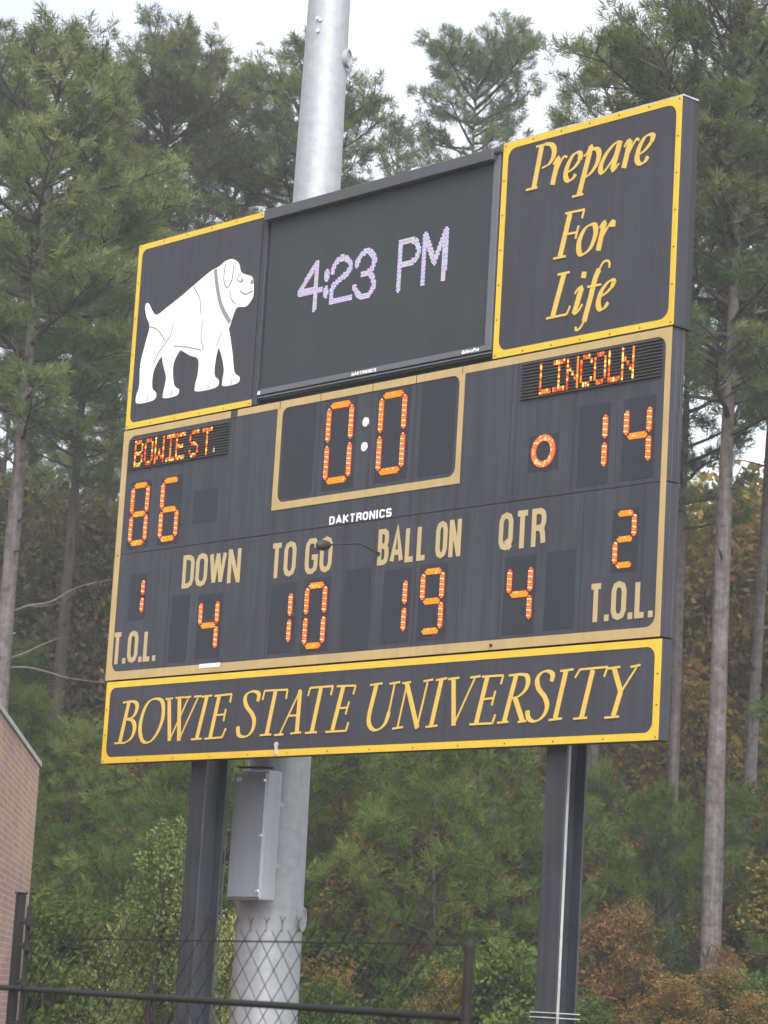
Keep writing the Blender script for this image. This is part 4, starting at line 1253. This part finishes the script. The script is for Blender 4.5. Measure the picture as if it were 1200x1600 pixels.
def pine(u, v, d, top_v, base_v, R, r0, seed, label, limbs=40, mat='pine', bark='bark', shape='round', group=None, **kw):
    """a pine whose trunk passes pixel (u, v) at depth d; top and crown base from image rows"""
    p = at_pixel(u, v, d)
    H = at_pixel(u, top_v, d).z
    base = max(0.4, at_pixel(u, base_v, d).z)
    fn = trunk_curve(seed, H, kw.pop('lean', 0.2))
    ofs = fn(p.z) if p.z < H else (0, 0, 0)
    t = empty('pine_tree', (p.x - ofs[0], p.y - ofs[1], 0), label, 'tree', group)
    tb = MB()
    K = 26
    rr_ = random.Random(seed)
    tb.tube([fn(H * k / K * 0.985) for k in range(K + 1)], [max(0.02, r0 * (1.12 if k == 0 else 1) * (1 - 0.86 * (k / K) ** 1.25)) * rr_.uniform(0.95, 1.05) for k in range(K + 1)], 14)
    link('trunk', mesh_of(tb, 'trunk', M[bark]), t)
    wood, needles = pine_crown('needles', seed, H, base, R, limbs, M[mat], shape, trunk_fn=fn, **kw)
    # a few dead stubs below the crown
    for k in range(6):
        h = base - rr_.uniform(0.2, 0.45 * base)
        if h < 2: continue
        a = rr_.uniform(0, 6.28); L = rr_.uniform(0.3, 1.1)
        c = Vector(fn(h)); e = c + Vector((math.cos(a) * L, math.sin(a) * L, rr_.uniform(-0.1, 0.3)))
        wood.tube([c, (c + e) / 2 + Vector((0, 0, 0.05)), e], [0.025, 0.016, 0.006], 4, False)
    cr = link('crown', needles, t)
    link('limbs', mesh_of(wood, 'limbs', M['bark_dark']), t)
    return t

pine(38, 640, 52, 22, 690, 2.9, 0.225, 11, 'tall pine with a pinkish grey trunk at the far left edge', limbs=64, gaps=0.05)
pine(252, 330, 68, 75, 400, 2.7, 0.18, 23, 'slender pine with a rounded domed crown left of the mast', limbs=64, shape='dome', gaps=0.03, droop=-2, mat='pine')
pine(465, 250, 70, 70, 470, 2.5, 0.2, 31, 'pine rising directly behind the mast and the message screen', limbs=60, gaps=0.06)
pine(618, 300, 74, 188, 600, 1.75, 0.16, 47, 'short lighter green pine just right of the mast top', limbs=34, mat='pine_light')
pine(742, 180, 76, 82, 300, 2.7, 0.14, 53, 'pale open crowned pine standing alone against the sky above the message screen', limbs=36, mat='pine_light', shape='dome', gaps=0.12, droop=-3)
pine(1150, 400, 50, -140, 700, 3.3, 0.205, 61, 'tall pine with a long bare grey trunk right of the scoreboard', limbs=66, gaps=0.10)
pine(1196, 800, 57, -90, 700, 2.7, 0.155, 67, 'pine with a dark leaning trunk at the right edge', limbs=44, gaps=0.18, lean=0.9)
pine(1066, 800, 56, 60, 830, 2.3, 0.14, 71, 'pine whose thin grey trunk rises along the right side of the scoreboard', limbs=72, gaps=0.05)
pine(122, 700, 62, 250, 760, 2.4, 0.2, 83, 'dark trunked pine between the far left pine and the emblem panel', limbs=56, bark='bark_dark', gaps=0.05)
pine(182, 600, 70, 190, 720, 2.2, 0.16, 89, 'thin dark pine just left of the emblem panel', limbs=44, bark='bark_dark')
pine(-60, 600, 57, 20, 640, 2.7, 0.22, 97, 'pine partly cut off by the left edge of the view', limbs=50, gaps=0.05)
pine(372, 250, 72, 110, 420, 1.7, 0.15, 101, 'narrow pine between the domed pine and the mast', limbs=40, gaps=0.05)
pine(960, 250, 66, 40, 520, 2.3, 0.17, 109, 'pine behind the slogan panel with limbs showing over its top', limbs=44, gaps=0.10)
pine(1275, 500, 54, -60, 700, 3.0, 0.22, 113, 'pine standing outside the right edge with limbs reaching in', limbs=50)

# crowns shared by the repeated trees
def proto_pine(seed, H, base, R, limbs, mat, **kw):
    fn = trunk_curve(seed, H, 0.15)
    tb = MB()
    tb.tube([fn(H * k / 16 * 0.985) for k in range(17)], [max(0.012, 0.010 * H * (1 - 0.85 * k / 16)) for k in range(17)], 10)
    wood, needles = pine_crown('needles', seed, H, base, R, limbs, M[mat], trunk_fn=fn, **kw)
    return mesh_of(tb, 'trunk', M['bark_dark']), mesh_of(wood, 'limbs', M['bark_dark']), needles, H

def broadleaf(seed, H, R, mat, n=6000, leaf=0.085, low=0.08, clumps=38, flat=0.75, bark='bark_dark', stems=4, spread=0.5):
    """a bush or small tree: stems, branches and leaves gathered in clumps"""
    rng = np.random.default_rng(seed)
    wood = MB()
    centres, radii = [], []
    for k in range(clumps):
        f = low + (1 - low) * ((k + rng.uniform(0, 1)) / clumps)
        prof = math.sin(math.pi * min(0.97, 0.18 + 0.80 * f)) ** 0.7
        a = k * 2.399 + rng.uniform(-0.4, 0.4)
        rr_ = R * prof * rng.uniform(0.25, 0.95)
        centres.append([math.cos(a) * rr_, math.sin(a) * rr_, H * f * 0.95])
        radii.append(R * rng.uniform(0.20, 0.38))
    centres = np.array(centres)
    tops = []
    for s in range(stems):
        a = rng.uniform(0, 6.28)
        top = np.array([math.cos(a) * R * 0.35, math.sin(a) * R * 0.35, H * rng.uniform(0.6, 0.95)])
        b = np.array([math.cos(a) * 0.08, math.sin(a) * 0.08, 0])
        mid = (b + top) / 2 + rng.normal(0, 0.12, 3)
        wood.tube([b, mid, top], [0.008 * H + 0.015, 0.006 * H + 0.01, 0.01], 6, False)
        tops.append((b, mid, top))
    for c in centres:
        b, mid, top = tops[rng.integers(len(tops))]
        f = min(0.9, max(0.1, c[2] / (top[2] + 1e-3) - 0.15))
        s0 = b + (top - b) * f
        wood.tube([s0, (s0 + c) / 2 + rng.normal(0, 0.05, 3), c], [0.012, 0.009, 0.004], 4, False)
    per = n // clumps
    P, T = [], []
    for c, r_ in zip(centres, radii):
        q = rng.normal(0, 1, (per, 3))
        q = unit(q) * (rng.uniform(0, 1, (per, 1)) ** 0.45) * r_ * np.array([1.15, 1.15, flat])
        P.append(c + q)
        T.append(np.clip(rng.uniform(0.2, 0.72) + rng.normal(0, 0.15, per), 0, 1))
    P = np.concatenate(P); T = np.concatenate(T)
    P[:, 2] = np.maximum(P[:, 2], 0.05)
    m_ = len(P)
    nrm = unit(rng.normal(0, 1, (m_, 3)) + np.array([0, 0, 0.6]))
    a = unit(np.cross(nrm, rng.normal(0, 1, (m_, 3)))) * leaf * rng.uniform(0.6, 1.2, (m_, 1))
    b = np.cross(nrm, a) * 0.55
    t1 = np.stack([P - a, P + b, P + a], 1)
    t2 = np.stack([P - a, P + a, P - b], 1)
    return mesh_of(wood, 'stems', M[bark]), foliage_mesh('leaves', np.concatenate([t1, t2]), np.concatenate([T, T]), M[mat]), H

def plant(name, cat, label, group, meshes, u, d, h, rot, sx=1.0, names=('trunk', 'limbs', 'crown')):
    """one individual of a repeated tree or bush, standing on the ground under pixel column u"""
    p = at_pixel(u, 1560, d)
    o = empty(name, (p.x, p.y, 0), label, cat, group)
    *ms, H0 = meshes
    s = h / H0
    o.scale = (s * sx, s * sx, s)
    o.rotation_euler = (0, 0, rot)
    for nm, me in zip(names, ms): link(nm, me, o)
    return o

rng = random.Random(77)
tall = [proto_pine(201, 19, 8.5, 2.9, 46, 'pine'), proto_pine(202, 19, 7.0, 2.7, 50, 'pine'), proto_pine(203, 19, 9.5, 2.8, 40, 'pine')]
young = [proto_pine(211, 6.5, 0.5, 1.9, 42, 'pine_young', shape='cone', per=22, tuft=0.19, step=0.10, limb_r=0.5), proto_pine(212, 6.5, 0.4, 2.2, 44, 'pine_young', shape='cone', per=22, tuft=0.19, step=0.10, limb_r=0.5),
         proto_pine(213, 6.5, 0.7, 1.7, 38, 'pine_young', shape='round', per=22, tuft=0.19, step=0.10, limb_r=0.5)]
olive = [broadleaf(221, 9, 2.4, 'olive', 15000, 0.075, 0.15, 60), broadleaf(222, 9, 2.2, 'olive', 14000, 0.075, 0.2, 52)]
gold = [broadleaf(231, 7, 2.0, 'gold', 13000, 0.07, 0.06, 56), broadleaf(232, 7, 1.8, 'gold', 12000, 0.07, 0.10, 48)]
rust = [broadleaf(241, 4.5, 1.6, 'rust', 11000, 0.05, 0.1, 44), broadleaf(242, 4.5, 1.5, 'rust', 10000, 0.05, 0.1, 36)]
bush = [broadleaf(251, 3.0, 1.5, 'bushgreen', 10000, 0.055, 0.03, 44, stems=6), broadleaf(252, 3.0, 1.4, 'bushgreen', 10000, 0.055, 0.03, 40, stems=6)]
wk = ('stems', 'leaves')

# wood behind, taller pines in the second row
for k in range(22):
    u = -330 + 1860 * (k + rng.uniform(0.15, 0.85)) / 22
    if 640 < u < 900: h = rng.uniform(12, 15)
    else: h = rng.uniform(16.5, 20.5)
    plant('pine_tree', 'tree', 'pine of the shaded second row behind the front pines', 'pines of the second row', tall[k % 3], u, rng.uniform(76, 92), h, rng.uniform(0, 6.28))
# middle storey of turning oaks
for k in range(20):
    u = -260 + 1720 * (k + rng.uniform(0.1, 0.9)) / 20
    if u > 1010 or rng.random() < 0.2:
        plant('autumn_tree', 'tree', 'small golden leaved tree under the pines', 'golden trees under the pines', gold[k % 2], u, rng.uniform(58, 68), rng.uniform(9, 15), rng.uniform(0, 6.28), names=wk)
    else:
        plant('autumn_tree', 'tree', 'olive brown tree in the gap between pine trunks', 'olive brown trees under the pines', olive[k % 2], u, rng.uniform(64, 74), rng.uniform(10.5, 15), rng.uniform(0, 6.28), names=wk)
for k, (u, d, h) in enumerate(((1090, 66, 15.5), (1150, 70, 16), (1215, 68, 16.5), (1255, 64, 15), (75, 66, 14), (150, 70, 15))):
    plant('autumn_tree', 'tree', 'tall yellowing tree whose crown fills the gap between pine trunks', 'tall yellowing trees among the pine trunks', (gold[k % 2] if u > 600 else olive[k % 2]), u, d, h, k * 1.3, 0.8, names=wk)
# understorey of young pines
for k in range(38):
    u = -180 + 1560 * (k + rng.uniform(0.05, 0.95)) / 38
    d = rng.uniform(46, 58)
    plant('young_pine', 'tree', 'feathery young pine in the thicket behind the posts', 'young pines in the thicket', young[k % 3], u, d, rng.uniform(4.0, 8.6), rng.uniform(0, 6.28))
for k in range(22):
    u = -120 + 1450 * (k + rng.uniform(0.05, 0.95)) / 22
    plant('autumn_bush', 'bush', 'rust brown leaved bush in the thicket', 'rust brown bushes in the thicket', rust[k % 2], u, rng.uniform(45, 56), rng.uniform(2.2, 5.2), rng.uniform(0, 6.28), names=wk)
for k in range(24):
    u = -120 + 1450 * (k + rng.uniform(0.05, 0.95)) / 24
    plant('green_bush', 'bush', 'dark green bush along the edge of the thicket', 'green bushes along the thicket edge', bush[k % 2], u, rng.uniform(41, 50), rng.uniform(1.8, 3.6), rng.uniform(0, 6.28), names=wk)
for k, (u, d, h) in enumerate(((1195, 49, 4.8), (1260, 50, 5.4), (1120, 44, 2.6), (1180, 43, 2.2), (700, 44, 2.3), (520, 44, 2.2), (60, 44, 2.0), (1050, 43, 2.4))):
    plant('golden_bush', 'bush', 'yellow gold leaved bush at the thicket edge', 'golden bushes at the thicket edge', gold[k % 2], u, d, h, rng.uniform(0, 6.28), 1.3, names=wk)

for k, (u, d, h) in enumerate(((520, 50, 5.6), (800, 50, 5.2), (985, 48, 3.8), (1130, 46, 3.0), (690, 47, 2.9))):
    plant('autumn_bush', 'bush', 'rust brown leaved bush in the thicket', 'rust brown bushes in the thicket', rust[k % 2], u, d, h, k * 0.9, 0.62, names=wk)
plant('golden_bush', 'bush', 'tall thin golden leaved sapling at the right edge of the thicket', None, gold[1], 1196, 50, 6.4, 1.1, 0.7, names=wk)

# the brighter saplings in front
sh = broadleaf(301, 3.6, 0.85, 'shrub', 8000, 0.034, 0.05, 46, 1.1, stems=5)
plant('shrub', 'shrub', 'bright yellow green sapling behind the left steel post, the taller one', None, sh, 250, 34, 3.85, 0.6, 0.9, names=wk)
sh2 = broadleaf(302, 2.6, 0.9, 'shrub', 6500, 0.034, 0.05, 40, 1.0, stems=5)
plant('shrub', 'shrub', 'lower bright green shrub left of the taller sapling', None, sh2, 192, 34.5, 2.6, 2.0, 0.85, names=wk)
plant('shrub', 'shrub', 'bright green shrub in the gap between the left post and the mast', None, sh2, 345, 34.5, 2.6, 4.0, 0.7, names=wk)

# bare limbs reaching right from the far left trunk
m = MB()
def limb(pts, r_):
    q = smooth_pts([tuple(at_pixel(a, b, 51.5)) for a, b in pts], False, 4)
    m.tube(q, [r_ * (1 - 0.75 * k / (len(q) - 1)) for k in range(len(q))], 5, False)
limb([(16, 957), (45, 946), (80, 940), (120, 918), (175, 905)], 0.022)
limb([(40, 947), (65, 947), (95, 942)], 0.012)
limb([(10, 1030), (35, 1022), (65, 1008), (95, 996)], 0.024)
limb([(8, 1043), (45, 1043), (75, 1050), (110, 1060), (165, 1067)], 0.022)
bl = m.build('bare_branches', M['twig'], None, origin=at_pixel(12, 1000, 51.5))
tag(bl, 'bare pale dead branches sticking out beside the far left pine trunk', 'branches')

# far wood, one mass
def far_wood():
    rg = np.random.default_rng(9)
    n = 70000
    u = rg.uniform(-900, 2100, n)
    d = rg.uniform(96, 122, n)
    clump = rg.integers(0, 700, n)
    cu, cd, chh, ct = rg.uniform(-900, 2100, 700), rg.uniform(96, 120, 700), rg.uniform(0.3, 17, 700), rg.uniform(0.1, 0.9, 700)
    base = np.array([list(at_pixel(a, 1560, b)) for a, b in zip(cu, cd)])
    base[:, 2] = chh
    P = base[clump] + rg.normal(0, 1, (n, 3)) * np.array([1.5, 1.5, 0.9])
    P[:, 2] = np.abs(P[:, 2])
    nrm = unit(rg.normal(0, 1, (n, 3)))
    a = unit(np.cross(nrm, rg.normal(0, 1, (n, 3)))) * 0.30 * rg.uniform(0.5, 1.2, (n, 1))
    b = np.cross(nrm, a) * 0.6
    T = np.clip(ct[clump] + rg.normal(0, 0.1, n), 0, 1)
    me = foliage_mesh('far_wood', np.concatenate([np.stack([P - a, P + b, P + a], 1), np.stack([P - a, P + a, P - b], 1)]), np.concatenate([T, T]), M['farwood'])
    o = bpy.data.objects.new('far_wood', me)
    COL.objects.link(o)
    tag(o, 'dim mass of far wood behind the pines', 'wood', None, 'stuff')
far_wood()

# ------------------------------------------------------------------ hazy air
hz = MB()
hz.box(-420, 420, -420, 420, -1.0, 34.0)
ho = hz.build('haze', [])
hm, N, L, out = new_mat('pale_haze')
pv = N.new('ShaderNodeVolumePrincipled')
pv.inputs['Color'].default_value = (0.95, 0.95, 0.96, 1)
pv.inputs['Density'].default_value = 0.0013
pv.inputs['Anisotropy'].default_value = 0.2
L.new(pv.outputs[0], out.inputs['Volume'])
ho.data.materials.append(hm)
tag(ho, kind='stuff')
